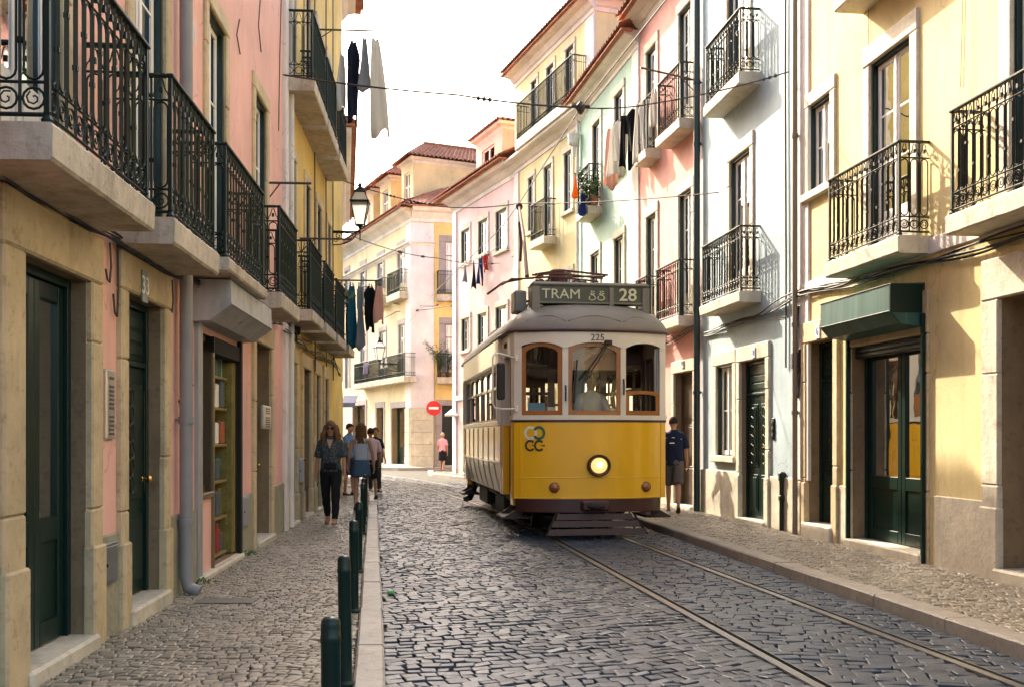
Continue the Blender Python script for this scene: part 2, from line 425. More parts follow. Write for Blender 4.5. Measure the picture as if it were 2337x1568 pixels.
        if random.random() < curtain:
            c = s.mb(); k = random.random()
            fs = random.choice((((0, .48), (.52, 1)), ((0, .36), (.64, 1)), ((0, 1),), ((0, .42),)))
            for f0, f1 in fs:
                nn = 18; pts = []
                for q in range(nn + 1):
                    ss = a + .03 + (e - a - .06) * (f0 + (f1 - f0) * q / nn); yy = y0 - .05 + .018 * math.sin(q * 1.9 + k * 6)
                    pts.append((ss, yy))
                for q in range(nn):
                    c.quad((*pts[q], z0 + .03), (*pts[q + 1], z0 + .03), (*pts[q + 1], t - .06), (*pts[q], t - .06))
            c.build('curtain', M_CURT, o, smooth=True)
        return o
    def door(s, s0, s1, z0, z1, kind='panel', mat=None, sw=.16, top=.28, dp=.3, smat=None, foot=.75, leafs=1, sur=True, proud=.04, wa=None, wb=None, knob=True, jm=1, step=True):
        s.cut(s0, s1, z0 - .02, z1, dp + .12, 3 if kind == 'shop' else 2, jm)
        mat = mat or M_GREEN; b = s.mb(); y1 = -dp; y0 = y1 - .06; fr = .06
        b.box(s0, s0 + fr, y0 - .02, y1 + .03, z0, z1, 0, .006); b.box(s1 - fr, s1, y0 - .02, y1 + .03, z0, z1, 0, .006); b.box(s0 + fr, s1 - fr, y0 - .02, y1 + .03, z1 - fr, z1, 0, .006)
        a, e, t = s0 + fr, s1 - fr, z1 - fr; pb = s.mb(); gb = s.mb()
        if kind in ('panel', 'plain'):
            zt = z0 + (t - z0) * .8 if kind == 'panel' else t
            if kind == 'panel':                            # solid overlight of boards
                b.box(a, e, y0, y1, zt + .05, t, 0, .01); b.box(a, e, y0 - .01, y1 + .025, zt, zt + .05, 0, .01)
                for k in range(3): b.box(a + .08, e - .08, y1 - .004, y1 + .012, zt + .1 + k * (t - zt - .15) / 3, zt + .08 + (k + 1) * (t - zt - .15) / 3 - .0, 0, .008)
            for i in range(leafs):
                l0 = a + (e - a) * i / leafs + .003; l1 = a + (e - a) * (i + 1) / leafs - .003
                b.box(l0, l1, y0, y1, z0 + .01, zt - .004, 0, .006)
                h = zt - z0; x0, x1 = l0 + .09, l1 - .09
                for za, zb in ((.06, .36), (.42, .93)) if kind == 'panel' else ((.06, .3), (.36, .62), (.67, .95)):
                    b.box(x0 - .025, x1 + .025, y1 - .004, y1 + .014, z0 + h * za, z0 + h * zb, 0, .01)
                    b.box(x0 + .02, x1 - .02, y1 + .012, y1 + .022, z0 + h * za + .05, z0 + h * zb - .05, 0, .012)
                if kind == 'panel':                        # cast grille over the upper panel
                    zz0, zz1 = z0 + h * .45, z0 + h * .9; w = x1 - x0; cx = (x0 + x1) / 2
                    for k in range(6):
                        zc = zz0 + (zz1 - zz0) * (k + .5) / 6; rr = min(w * .4, (zz1 - zz0) / 13)
                        gb.tube([(cx + rr * math.cos(q * .7854), y1 + .036, zc + rr * 1.15 * math.sin(q * .7854)) for q in range(8)], .006, 4, 0, True)
                    for xx in (x0, cx, x1): gb.tube([(xx, y1 + .034, zz0), (xx, y1 + .034, zz1)], .006, 4)
        else:                                              # shop: glazed double leaf on solid kick panels
            for i in range(leafs):
                l0 = a + (e - a) * i / leafs + .003; l1 = a + (e - a) * (i + 1) / leafs - .003; st = .09; zk = z0 + .78
                for x0, x1 in ((l0, l0 + st), (l1 - st, l1)): b.box(x0, x1, y0, y1, z0 + .01, t - .004, 0, .008)
                b.box(l0 + st, l1 - st, y0, y1, z0 + .01, z0 + .16, 0, .006); b.box(l0 + st, l1 - st, y0, y1, zk - .1, zk + .06, 0, .006)
                b.box(l0 + st, l1 - st, y0, y1, t - .12, t - .004, 0, .006); b.box(l0 + st, l1 - st, y0 + .015, y1 - .02, z0 + .16, zk - .1, 0)
                pb.quad((l0 + st, y0 + .03, zk + .06), (l1 - st, y0 + .03, zk + .06), (l1 - st, y0 + .03, t - .12), (l0 + st, y0 + .03, t - .12))
        o = b.build('door', mat, s.B.root)
        if pb.f: pb.build('pane', M_GLASSD, o)
        if gb.f: gb.build('grille', M_IRON2, o)
        if kind == 'panel' and knob:
            q = s.mb(); xm_ = a + (e - a) / leafs / 2; q.box(xm_ - .11, xm_ + .11, y1 + .0, y1 + .03, z0 + 1.16, z0 + 1.215, 0, .006); q.build('letter_slot', M_BRASS, o)
        if knob and kind != 'shop':
            kb = s.mb(); zk = z0 + .98; xk = (a + .08) if kind == 'plain' else (a + .07)
            kb.lathe([(.028, 0), (.03, .01), (.012, .02), (.012, .045), (.03, .06), (.034, .075), (.02, .092), (0.004, .094)], (0, 0, 0), 14)
            kb.v = [(xk + p[0], y1 + p[2] + .002, zk + p[1]) for p in kb.v]
            kb.build('handle', M_BRASS, o, smooth=True)
        if sur: s.surround(o, s0, s1, z0 - (.02 if step else 0), z1, sw, top, False, proud, smat, foot, wa, wb)
        if step:
            q = s.mb(); q.box(s0 - .03, s1 + .03, -dp - .1, .1, -.02, z0, 0, .02); q.build('doorstep', M_LIMEP, o)
        return o
    # ---- balconies
    def balcony(s, s0, s1, zt, p=.45, h=1.07, thick=.18, detail=2, slab=None, iron=None, inset=.05, label=None, round_=False):
        b = s.mb(); t = thick
        # moulded slab: three courses stepping in towards the wall
        n = max(3, int((s1 - s0) / .12)); top_, bot_ = [], []; jt = lambda k: random.uniform(-k, k)
        rg = []
        for i in range(n + 1):
            x = s0 + (s1 - s0) * i / n; c = .014 if 0 < i < n else .014; y1 = p + jt(.003)
            rg.append([(x, -.05, zt - t), (x, y1 - .022 + jt(.003), zt - t + jt(.003)), (x, y1 - .006, zt - t + .018 + jt(.003)), (x, y1 + jt(.003), zt - .02), (x, y1 - .015, zt + jt(.002)), (x, -.05, zt)])
        b.loft(rg)
        o = b.build('balcony', slab or M_SLAB, s.B.root)
        if label: o['label'] = label
        r = s.mb(); a, e, q = s0 + inset, s1 - inset, p - inset
        rail_panel(r, (a, q), (e, q), zt, h, detail); rail_panel(r, (a, 0.0), (a, q), zt, h, detail, False); rail_panel(r, (e, 0.0), (e, q), zt, h, detail, False)
        for c in ((a, q), (e, q)):
            r.box(c[0] - .014, c[0] + .014, c[1] - .014, c[1] + .014, zt + .001, zt + h, 0)
            if detail > 1: r.lathe([(.03, 0), (.034, .02), (.016, .045), (.022, .06)], (c[0], c[1], zt + .001), 8)
        # flat moulded handrail
        w, k = .028, .018
        r.box(a - w, e + w, q - w, q + w, zt + h, zt + h + k * 1.4, 0, .006)
        r.box(a - w, a + w, 0, q - w - .001, zt + h, zt + h + k * 1.4, 0, .006); r.box(e - w, e + w, 0, q - w - .001, zt + h, zt + h + k * 1.4, 0, .006)
        r.build('railing', iron or M_IRON, o)
        return o

def rail_panel(b, A, B, z, h, detail, posts=True):
    ax, ay = A; dx, dy = B[0] - ax, B[1] - ay; L = math.hypot(dx, dy)
    if L < .05: return
    dx, dy = dx / L, dy / L
    P = lambda t, zz: (ax + dx * t, ay + dy * t, z + zz)
    zb, z1, z2 = .05, .22, h - .17; k = .75 if detail > 0 else .8
    for zz, rr in ((zb, .012), (z1, .009), (z2, .009)): b.tube([P(0, zz), P(L, zz)], rr, 4)
    n = max(2, round(L / (.13 if detail else .12))); w = L / n
    seg = {2: 6, 1: 4, 0: 3}[detail]
    for i in range(n):
        c = (i + .5) * w
        b.tube([P(i * w, zb), P(i * w, h)], .0095, 4) if i else None
        if detail == 0:
            b.tube([P(c, zb), P(c, h)], .008, 3)
            b.tube([P(c + w * .4 * math.cos(q * math.pi / 3), .135 + .07 * math.sin(q * math.pi / 3)) for q in range(6)], .006, 3, 0, True)
            continue
        # long loop between the two middle rails
        rr = w * .36; pts = []
        for q in range(seg + 1):
            an = math.pi * q / seg; pts.append(P(c + rr * math.cos(an), z2 - .015 - rr + rr * math.sin(an)))
        for q in range(seg + 1):
            an = math.pi + math.pi * q / seg; pts.append(P(c + rr * math.cos(an), z1 + .015 + rr + rr * math.sin(an)))
        b.tube(pts, .0072, 4 if detail > 1 else 3, 0, True)
        # circle with a curl in the bottom band, scrolls under the handrail
        rb = min(w * .4, (z1 - zb) * .46); zc = (zb + z1) / 2
        b.tube([P(c + rb * math.cos(q * 2 * math.pi / (seg * 2)), zc + rb * math.sin(q * 2 * math.pi / (seg * 2))) for q in range(seg * 2)], .007, 4 if detail > 1 else 3, 0, True)
        if detail > 1:
            b.tube([P(c + rb * (.75 - q * .08) * math.cos(q * .9 + i), zc + rb * (.75 - q * .08) * math.sin(q * .9 + i)) for q in range(8)], .005, 4)
            for sg in (-1, 1):
                b.tube([P(c + sg * (w * .42 - q * w * .055), z2 + .02 + (h - z2 - .03) * (q / 7) + .012 * math.sin(q * 1.4)) for q in range(8)], .0055, 4)
            x, y, zz = P(i * w, (z1 + z2) / 2 + (.12 if i % 2 else -.12))
            if i: b.box(x - .014, x + .014, y - .014, y + .014, zz - .014, zz + .014)
            x, y, zz = P(c, z2 + .075); b.box(x - .013, x + .013, y - .013, y + .013, zz - .02, zz + .02)
        else:
            b.tube([P(c - w * .42, z2), P(c - w * .1, h - .03), P(c + w * .1, h - .03), P(c + w * .42, z2)], .0055, 3)
# ---------------------------------------------------------------- the street fronts
Lw = lambda d: (-2.49 - 0.069 * d, d)
Rw = lambda d: (6.28 - 0.1327 * d, d)
P_PINKL = plaster('salmon render', (0.78, 0.45, 0.37), amt=0.4, dark=0.88)
P_YELL = plaster('ochre yellow render', (0.66, 0.47, 0.13), amt=0.35)
P_YELR = plaster('warm yellow render', (0.71, 0.58, 0.29), stain=(.5, .36, .1), amt=0.7)
P_BLUE = plaster('pale blue render', (0.37, 0.46, 0.50), amt=0.35)
P_PINKR = plaster('rose render', (0.72, 0.36, 0.31), amt=0.2)
P_MINT = plaster('mint render', (0.40, 0.56, 0.47), amt=0.25)
P_PALE = plaster('pale yellow render', (0.72, 0.62, 0.34), amt=0.25)
P_PINKF = plaster('pale pink render', (0.74, 0.54, 0.53), amt=0.2)
P_CORN = plaster('cream yellow render', (0.76, 0.64, 0.40), amt=0.22)

# ======== left: salmon house
BL = Building('pink_house', 'salmon pink house in shade on the left with four black iron balconies in a row', Lw(15.7))
F = LP = Face(BL, Lw(15.7), Lw(-3.5), 13.2, 8)
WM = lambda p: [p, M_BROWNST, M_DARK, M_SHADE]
s0, s1 = F.span(42, 196); LPg1 = (s0, s1)
F.door(s0, s1, .17, 2.63, 'shop', sw=.2, top=.34, dp=.13, leafs=2, foot=.8, wa=.22, wb=.3, proud=.05)
s0, s1 = F.span(281, 366); LPg2 = (s0, s1)
F.door(s0, s1, .2, 2.68, 'panel', sw=.17, top=.3, dp=.13, foot=.75, leafs=1, proud=.05)
s0, s1 = F.span(579, 615); LPg4 = (s0, s1)
F.door(s0, s1, .16, 2.8, 'plain', mat=M_BROWND, sw=.16, top=.3, dp=.2, foot=.0, proud=.045)
# shop with its window on the left and an open doorway on the right
s0, s1 = F.span(452, 541); sm = F.span(452, 482)
w0, w1 = sm[1] - (sm[1] - sm[0]), sm[1]; LPg3 = (s0, s1)
F.cut(w0, w1, .95, 2.62, .18, 3, 1); F.cut(s0, w0 - .05, .14, 2.62, .3, 3, 1)
b = F.mb()
for x0, x1 in ((w1 + .0, w1 + .16),): b.box(x0, x1, -.1, .05, .0, 2.9, 0, .01)
b.box(w0 - .05, w0, -.16, .03, .0, 2.62, 1, .01); b.box(s0 - .1, s0, -.12, .05, .0, 2.7, 2, .01)
b.box(w0, w1, -.16, .04, .9, .96, 1, .01)
for zz in (.96, 2.56): b.box(w0, w1, -.14, -.06, zz, zz + .06, 1, .01)
b.box(s0 - .02, w0, -.1, .03, 2.45, 2.62, 2)
o = b.build('shop_front', [M_GREYM, plain('bronze shop frame', (.2, .15, .08), .4, .5), M_DARK], BL.root)
b = F.mb(); b.quad((w0, -.1, 1.0), (w1, -.1, 1.0), (w1, -.1, 2.58), (w0, -.1, 2.58)); b.build('pane', M_GLASSD, o)
goods = [plain('painted yellow jamb', (.19, .15, .03), .6, 0, .7, 9), plain('orange box', (.36, .1, .04), .6), plain('green crate', (.02, .12, .06), .5), M_WHITE, plain('gold trim', (.3, .21, .07), .5, .3), plain('red box', (.3, .03, .025), .5), plain('blue box', (.09, .11, .13), .5)]
b = F.mb(); b.box(s0 + .03, s0 + .13, -.27, -.03, .15, 2.44, 0, .01); b.box(s0 + .0, s0 + .03, -.2, -.02, .15, 2.44, 4, .004); b.build('painted_jamb', goods, BL.root)
b = F.mb()
for k in range(26): b.lathe([(.0, -.012), (.014, 0), (0.0, .012)], (s0 + .135 + .004 * math.sin(k), -.1 - .006 * (k % 3), .5 + k * .07), 6)
b.build('bead_string', M_BRASS, BL.root)
b = F.mb(); rr = random.Random(3)
for z in (.2, .62, 1.04, 1.46, 1.88, 2.24):                       # goods on a narrow rack just inside the doorway
    b.box(s0 + .18, w0 - .08, -.29, -.08, z - .03, z, 4, .004)
    x = s0 + .2
    while x < w0 - .2: w_ = rr.uniform(.09, .2); b.box(x, x + w_, -.27, -.1 - rr.uniform(0, .05), z + .002, z + rr.uniform(.14, .34), rr.choice((1, 2, 3, 5, 6, 0)), .012); x += w_ + .015
b.build('shop_display', goods, BL.root)
b = F.mb(); rr = random.Random(4)
for z in (1.0, 1.55, 2.1):
    b.box(w0 + .05, w1 - .03, -.3, -.2, z - .02, z, 4)
    x = w0 + .08
    while x < w1 - .15: w_ = rr.uniform(.07, .14); b.box(x, x + w_, -.29, -.21, z, z + rr.uniform(.15, .4), rr.choice((1, 3, 5, 6, 0, 3)), .01); x += w_ + .03
b.build('window_display', goods, BL.root)
b = F.mb(); b.box(s0 - .1, w1 + .2, -.3, .08, -.02, .13, 0, .02); b.build('doorstep', M_LIMEP, BL.root)
# roller shutter box over the shop
a0, a1 = F.at(437)[0], F.at(619, None, .38)[0]; a0, a1 = min(a0, a1), max(a0, a1)
b = F.mb(); prof = [(0.0, 3.11), (.38, 3.1), (.39, 2.86), (.18, 2.70), (0.0, 2.69)]
b.loft([[(a0, o_, z) for o_, z in prof], [(a1, o_, z) for o_, z in prof]])
mr, nt, bb = newmat('rust streaked shutter box')
c = ramp(nt, noise(nt, 2.0, 8, coords(nt, (3, 3, .8)), .65), [(.3, G3(.26)), (.55, (.40, .405, .40)), (.75, (.5, .5, .48))])
c = mix(nt, ramp(nt, noise(nt, 4.6, 6, None, .6), [(.64, G3(0)), (.7, G3(.9))]), c, (.15, .06, .02))
nt.links.new(c, bb.inputs['Base Color']); bb.inputs['Roughness'].default_value = .55
o = b.build('shutter_box', mr, BL.root)
b = F.mb(); b.tube([(a0, .383, 3.12), (a1, .383, 3.12)], .008, 4); b.tube([(a0, .393, 2.86), (a1, .393, 2.86)], .008, 4); b.tube([(a0 + .04, .02, 2.72), (a0 + .04, .02, 2.5)], .01, 5)
b.build('edge_trim', M_GREYM, o)
# first-floor french doors and balconies
for d0, d1 in ((5.62, 6.55), (8.05, 9.0), (10.62, 11.5), (13.3, 14.2), (3.0, 3.9)):
    F.window(F.sd(d1), F.sd(d0), 3.2, 6.12, 'french', 3, .15, .2, False, dp=.24, curtain=.5, name='french_door')
for d0, d1, zt in ((5.2, 7.05, 3.18), (7.58, 9.1, 3.2), (9.5, 11.6, 3.24), (12.65, 14.25, 3.36), (2.6, 4.5, 3.18)):
    F.balcony(F.sd(d1), F.sd(d0), zt, .47, 1.07, .12 if d0 == 9.5 else .2, 2)
for d0 in (4.2, 8.3, 10.8, 13.4): F.window(F.sd(d0 + .95), F.sd(d0), 8.9, 11.2, 'casement', 3, .15, .18, True)
F.window(F.sd(13.9), F.sd(13.0), 9, 11.2) if False else None
# plinth between the openings
gaps = [(g[0] - .17, g[1] + .17) for g in (LPg1, LPg2, LPg4)] + [(LPg3[0] - .1, LPg3[1] + .16)]
F.plinth(.82, .028, stone('green stained plinth', (.34, .32, .22), .4), gaps)
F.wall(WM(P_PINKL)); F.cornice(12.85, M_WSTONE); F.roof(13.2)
def pipe(F, name, path, r, mat, clips=()):
    b = F.mb(); b.tube(path, r, 10)
    for z in clips:
        p = min(path, key=lambda q: abs(q[2] - z)); b.lathe([(r, -.03), (r + .012, -.03), (r + .012, .03), (r, .03)], (p[0], p[1], z), 10); b.box(p[0] - .012, p[0] + .012, -.01, p[1], z - .012, z + .012)
    return b.build(name, mat, F.B.root, smooth=True)
sp = F.at(400)[0]
pipe(F, 'drainpipe', [(sp, .1, 12.8), (sp, .1, 9), (sp, .1, 5.9), (sp, .1, 3.3), (sp, .1, 2.9), (sp, .1, 1.7), (sp, .1, .75), (sp, .1, .24), (sp - .0, .12, .14), (sp, .22, .1)], .062, M_PIPE, (5.9, 3.3, 1.7, .75))
b = F.mb(); sv, zv = F.at(430, 70); b.lathe([(.0, 0), (.13, 0), (.14, .012), (.14, .03), (0, .03)], (0, 0, 0), 18)
b.v = [(sv + p[0], p[2], zv + p[1]) for p in b.v]; b.build('vent_cover', M_GREYM, BL.root)
b = F.mb()
for xa, pts in ((540, [(545, 45), (538, 80), (546, 125)]), (590, [(592, 0), (588, 60), (594, 120)]), (640, [(640, 0), (637, 120), (634, 300)])):
    b = F.mb(); b.tube([(F.at(x, y)[0], .012, F.at(x, y)[1]) for x, y in pts], .007, 4); b.build('loose_wire', M_CABLE, BL.root)
for xa, ya, ln in ((262, 560, .55), (245, 555, .3), (388, 640, .3)):
    b = F.mb(); s_, z_ = F.at(xa, ya); b.tube([(s_, .02, z_), (s_ + .01, .03, z_ - ln * .6), (s_ + .04, .03, z_ - ln), (s_ + .09, .03, z_ - ln * .96), (s_ + .1, .02, z_ - ln * .7)], .008, 4); b.build('loose_wire', M_CABLE, BL.root)
# scrawl on the post beside the pipe
b = F.mb()
for pts in ([(415, 1000), (418, 960), (430, 900)], [(418, 990), (412, 930), (408, 915)], [(417, 1005), (424, 945), (437, 878)], [(420, 1080), (417, 1005)]):
    b.tube([(F.at(x, y)[0], .004, F.at(x, y)[1]) for x, y in pts], .008, 4)
for x, y in ((430, 900), (437, 878), (408, 915), (424, 945)): s_, z_ = F.at(x, y); b.lathe([(0, -.02), (.02, 0), (0, .02)], (s_, .006, z_), 6)
b.build('graffiti', plain('black marker', (.02, .015, .015), .8), BL.root)

# ======== left: yellow house
BY = Building('yellow_house', 'ochre yellow house in shade beyond the salmon house with balconies on two floors', Lw(24.9))
F = LY = Face(BY, Lw(24.9), Lw(15.7), 13.1, 8)
YG = []
for xa, xb in ((655, 673), (689, 706), (717.5, 728), (738, 746)):
    s0, s1 = F.span(xa, xb); YG.append((s0 - .16, s1 + .16)); F.door(s0, s1, .14, 2.76, 'panel' if xa > 660 else 'plain', mat=M_BROWND if xa < 660 else M_GREEN, sw=.15, top=.26, dp=.13, foot=.6, proud=.045)
for xa, xb in ((661, 673), (695, 706), (722, 732), (745.5, 753)):
    s0, s1 = F.span(xa, xb); F.window(s0, s1, 3.5, 6.15, 'french', 3, .14, .18, False, dp=.2, name='french_door')
    F.window(s0, s1, 7.2, 9.7, 'french', 3, .14, .18, False, dp=.2, name='french_door')
for d0, d1 in ((14.75 + 1.05, 17.3), (17.7, 19.3), (19.7, 21.4), (22, 23.4)): F.balcony(F.sd(d1), F.sd(d0), 3.54, .45, 1.07, .18, 1)
for d0, d1 in ((15.9, 17.7), (17.9, 19.6), (19.9, 21.6)): F.balcony(F.sd(d1), F.sd(d0), 7.2, .47, 1.07, .2, 1)
F.plinth(.85, .028, stone('green stained plinth', (.34, .32, .22), .4), YG)
F.wall(WM(P_YELL)); F.cornice(12.7, M_WSTONE, proj=.35, size=.4); F.roof(13.1)
F.strip('pilaster', F.L - .28, F.L + .01, 0, 12.7, .06, M_WSTONE, .01)
sp = F.L - .42
pipe(F, 'drainpipe', [(sp, .07, 12.7), (sp, .07, 6), (sp, .07, 3.0), (sp, .07, .1)], .05, M_WSTONE, (6, 3))
for x in (715, 741, 757): b = F.mb(); s_ = F.at(x)[0]; b.tube([(s_, .03, 12), (s_ + .02, .03, 8), (s_, .03, 5), (s_ + .03, .04, 2.8)], .012, 4); b.build('loose_wire', M_CABLE, BY.root)

# ======== left: the row beyond, curving away (mostly hidden; eave heights and row end shaped for where sun falls)
Xw = lambda d: (-4.25 - 0.165 * (d - 24.9), d)
BX = Building('yellow_terrace', 'narrow sliver of cream terrace at the end of the left row', Xw(39.5))
F = LX = Face(BX, Xw(39.5), Xw(27.6), 10.1, 7)
for d0 in (28.5, 31, 34, 37):
    for z0 in (3.6, 7.0): F.window(F.sd(d0 + 1), F.sd(d0), z0, z0 + 2.2, 'french', 3, .14, .18, False, curtain=0)
    F.door(F.sd(d0 + 1.1), F.sd(d0), .14, 2.7, 'panel', foot=.6)
F.wall(WM(P_CORN)); F.cornice(9.7, M_WSTONE); F.roof(10.1)
BX2 = Building('yellow_townhouse', 'cream townhouse edge behind the street lantern with a red tiled eave', Xw(27.5))
F = LX2 = Face(BX2, Xw(27.5), Xw(25.0), 13.2, 7)
for d0 in (25.8,):
    for z0 in (3.6, 7.4): F.window(F.sd(d0 + .9), F.sd(d0), z0, z0 + 2.3, 'french', 3, .14, .18, False, curtain=0)
    F.door(F.sd(d0 + 1.0), F.sd(d0), .14, 2.7, 'panel', foot=.6)
F.wall(WM(P_CORN)); F.cornice(12.75, M_WSTONE, size=.45, proj=.4); F.roof(13.2, over=.62)

# ======== right: big yellow house
BR = Building('yellow_house', 'sunlit yellow house on the right with the green shutter box over its shop', Rw(2.5))
F = RY = Face(BR, Rw(2.5), Rw(15.1), 13.0, 8)
s0, s1 = F.span(1844, 1906); G = [(s0 - .17, s1 + .17)]
F.door(s0, s1, .3, 2.9, 'panel', sw=.15, top=.3, dp=.2, foot=.9, leafs=1, proud=.045)
s0, s1 = F.span(1945, 2112); G.append((s0 - .22, s1 + .1))
F.door(s0, s1, .2, 2.72, 'shop', sw=.1, top=.5, dp=.2, leafs=2, foot=0, proud=.03)
b = F.mb(); b.box(s0 - .06, s0 - .005, -.1, .07, .02, 2.95, 0, .008); b.box(s1 + .005, s1 + .06, -.1, .07, .02, 2.95, 0, .008); b.build('shutter_rail', M_GREEN, BR.root)
b = F.mb(); b.box(s0, s1, -.16, -.05, 2.57, 2.72, 0)
for k in range(2): b.box(s0 + .01, s1 - .01, -.05, -.03, 2.58 + k * .055, 2.625 + k * .055, 0, .008)
b.build('roller_shutter', plain('dark shutter slats', (.02, .024, .02), .4, .3), BR.root)
a0, a1 = F.at(2111)[0], F.at(1873, None, .41)[0]; a0, a1 = min(a0, a1), max(a0, a1)
b = F.mb(); prof = [(0.0, 3.31), (.41, 3.29), (.42, 2.98), (.3, 2.84), (0.0, 2.80)]
b.loft([[(a0, o_, z) for o_, z in prof], [(a1, o_, z) for o_, z in prof]])
mr, nt, bb = newmat('chalky green shutter box')
c = ramp(nt, noise(nt, 1.0, 6, coords(nt, (7, 7, .15)), .6), [(.35, (.012, .06, .05)), (.55, (.025, .09, .078)), (.75, (.06, .15, .13))])
nt.links.new(c, bb.inputs['Base Color']); bb.inputs['Roughness'].default_value = .4
o = b.build('shutter_box', mr, BR.root)
b = F.mb(); b.tube([(a0, .413, 3.29), (a1, .413, 3.29)], .009, 4); b.tube([(a0 + .02, .423, 2.98), (a1, .423, 2.98)], .006, 4); b.box(a0 - .004, a0 + .03, .02, .424, 2.96, 3.29, 0, .004); b.build('edge_trim', M_GREEN, o)
s0, s1 = F.at(2329)[0] - 1.1, F.at(2286)[0]; G.append((s0 - .28, s1 + .28))
F.door(s0, s1, .22, 2.93, 'shop', sw=.28, top=.42, dp=.42, leafs=2, foot=.85, proud=.05, smat=M_LIMEP, jm=1)
s0 = F.sd(4.2); F.door(s0, s0 + 1.1, .2, 2.8, 'panel', foot=.8); G.append((s0 - .2, s0 + 1.3))
s0, s1 = F.span(1848, 1898); o = F.window(s0, s1, 5.07, 6.32, 'casement', 2, .16, .2, True, dp=.24, curtain=1, smat=M_LIMEP)
s0, s1 = F.span(1988, 2081); F.window(s0, s1, 3.84, 6.27, 'french', 3, .17, .26, False, dp=.26, curtain=1, smat=M_LIMEP, name='french_door')
F.window(s0, s1, 7.2, 9.7, 'french', 3, .17, .26, False, dp=.26, smat=M_LIMEP, name='french_door')
s0 = F.at(2312)[0]; F.window(s0 - .95, s0, 3.84, 6.4, 'french', 3, .2, .26, False, dp=.3, curtain=1, smat=M_LIMEP, name='french_door')
s0 = F.sd(5.2); F.window(s0, s0 + .95, 3.84, 6.3, 'french', 3, .17, .26, False, dp=.26, smat=M_LIMEP, name='french_door')
F.window(s0, s0 + .95, 7.2, 9.7, 'french', 3, .17, .26, False, dp=.26, smat=M_LIMEP, name='french_door')
def bspan(F, xa, xb, p): a, e = F.at(xa, None, p)[0], F.at(xb, None, p)[0]; return min(a, e) - .05, max(a, e) + .05
F.balcony(*bspan(F, 1887, 2045, .4), 3.82, .41, 1.06, .2, 2, slab=M_LIMEP, iron=M_IRON2)
a, e = bspan(F, 2165, 2400, .4); F.balcony(e - 2.0, e, 3.82, .41, 1.06, .2, 2, slab=M_LIMEP, iron=M_IRON2)
a, e = bspan(F, 1908, 2010, .4); F.balcony(e - 1.9, e, 7.2, .41, 1.06, .2, 1, slab=M_LIMEP, iron=M_IRON2)
s0 = F.sd(4.8); F.balcony(s0, s0 + 1.8, 3.82, .41, 1.06, .2, 1, slab=M_LIMEP, iron=M_IRON2)
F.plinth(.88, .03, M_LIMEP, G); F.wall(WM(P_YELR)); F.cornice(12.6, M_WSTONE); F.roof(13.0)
F.strip('string_course', 0, F.L, 3.60, 3.79, .035, M_WSTONE, .012)
F.strip('pilaster', F.L - .45, F.L - .005, .9, 12.6, .03, M_WSTONE, .01)
sp = F.L - .12
pipe(F, 'drainpipe', [(sp, .09, 12.6), (sp, .09, 6), (sp, .09, 3.2), (sp, .09, 1.9), (sp, .09, .1)], .04, plain('brown pipe paint', (.2, .16, .11), .5), (6, 3.2, 1.9))
b = F.mb()
for x, pts in ((1, [(1985, 0), (1984, 120), (1988, 250)]), (2, [(2200, 0), (2195, 200)]), (4, [(1836, 0), (1834, 200), (1838, 420)])):
    b = F.mb(); b.tube([(F.at(x_, y_)[0], .014, F.at(x_, y_)[1]) for x_, y_ in pts], .004, 4); b.build('loose_wire', M_CABLE, BR.root)

# ======== right: pale blue house
BB = Building('blue_house', 'pale blue house with two black balconies one above the other', Rw(15.1))
F = RB = Face(BB, Rw(15.1), Rw(19.6), 12.2, 8)
s0, s1 = F.span(1637, 1674); F.window(s0, s1, 1.2, 2.84, 'casement', 2, .17, .24, True, dp=.2, smat=M_LIMEP, curtain=1)
s0, s1 = F.span(1692, 1751); G = [(s0 - .17, s1 + .17)]
F.door(s0, s1, .16, 2.82, 'panel', sw=.16, top=.26, dp=.11, foot=.9, leafs=2, smat=M_LIMEP, proud=.045)
for xa, xb, z0, z1 in ((1668, 1714, 3.94, 6.42), (1662, 1709, 7.55, 10.1)):
    s0, s1 = F.span(xa, xb); F.window(s0, s1, z0, z1, 'french', 3, .16, .24, False, dp=.24, smat=M_LIMEP, name='french_door', curtain=1)
F.balcony(*bspan(F, 1602, 1688, .35), 3.92, .38, 1.06, .18, 2, slab=M_LIMEP, iron=M_IRON2)
F.balcony(*bspan(F, 1610, 1687, .35), 7.52, .38, 1.04, .2, 2, slab=M_LIMEP, iron=M_IRON2)
F.plinth(.92, .03, M_LIMEP, G); F.wall(WM(P_BLUE)); F.cornice(11.8, M_WSTONE); F.roof(12.2)
sp = F.L - .04
pipe(F, 'drainpipe', [(sp, .1, 11.8), (sp, .1, 8.4), (sp, .1, 7.2), (sp, .1, 4), (sp, .1, 2.4), (sp, .1, .1)], .065, M_PIPEG, (8.4, 7.2, 4, 2.4))
s_ = .35; pipe(F, 'conduit', [(s_, .03, 11.5), (s_ + .03, .03, 7), (s_, .03, 4.2), (s_ + .01, .03, 2.6)], .014, M_CABLE)
b = F.mb(); s_ = F.at(1792)[0]; b.tube([(s_, .06, .1), (s_, .06, .95)], .035, 8); b.box(s_ - .05, s_ + .05, 0, .1, .85, 1.0, 0, .02); b.box(s_ - .05, s_ + .05, 0, .1, .55, .65, 0, .02); b.build('gas_riser', M_IRON2, BB.root)

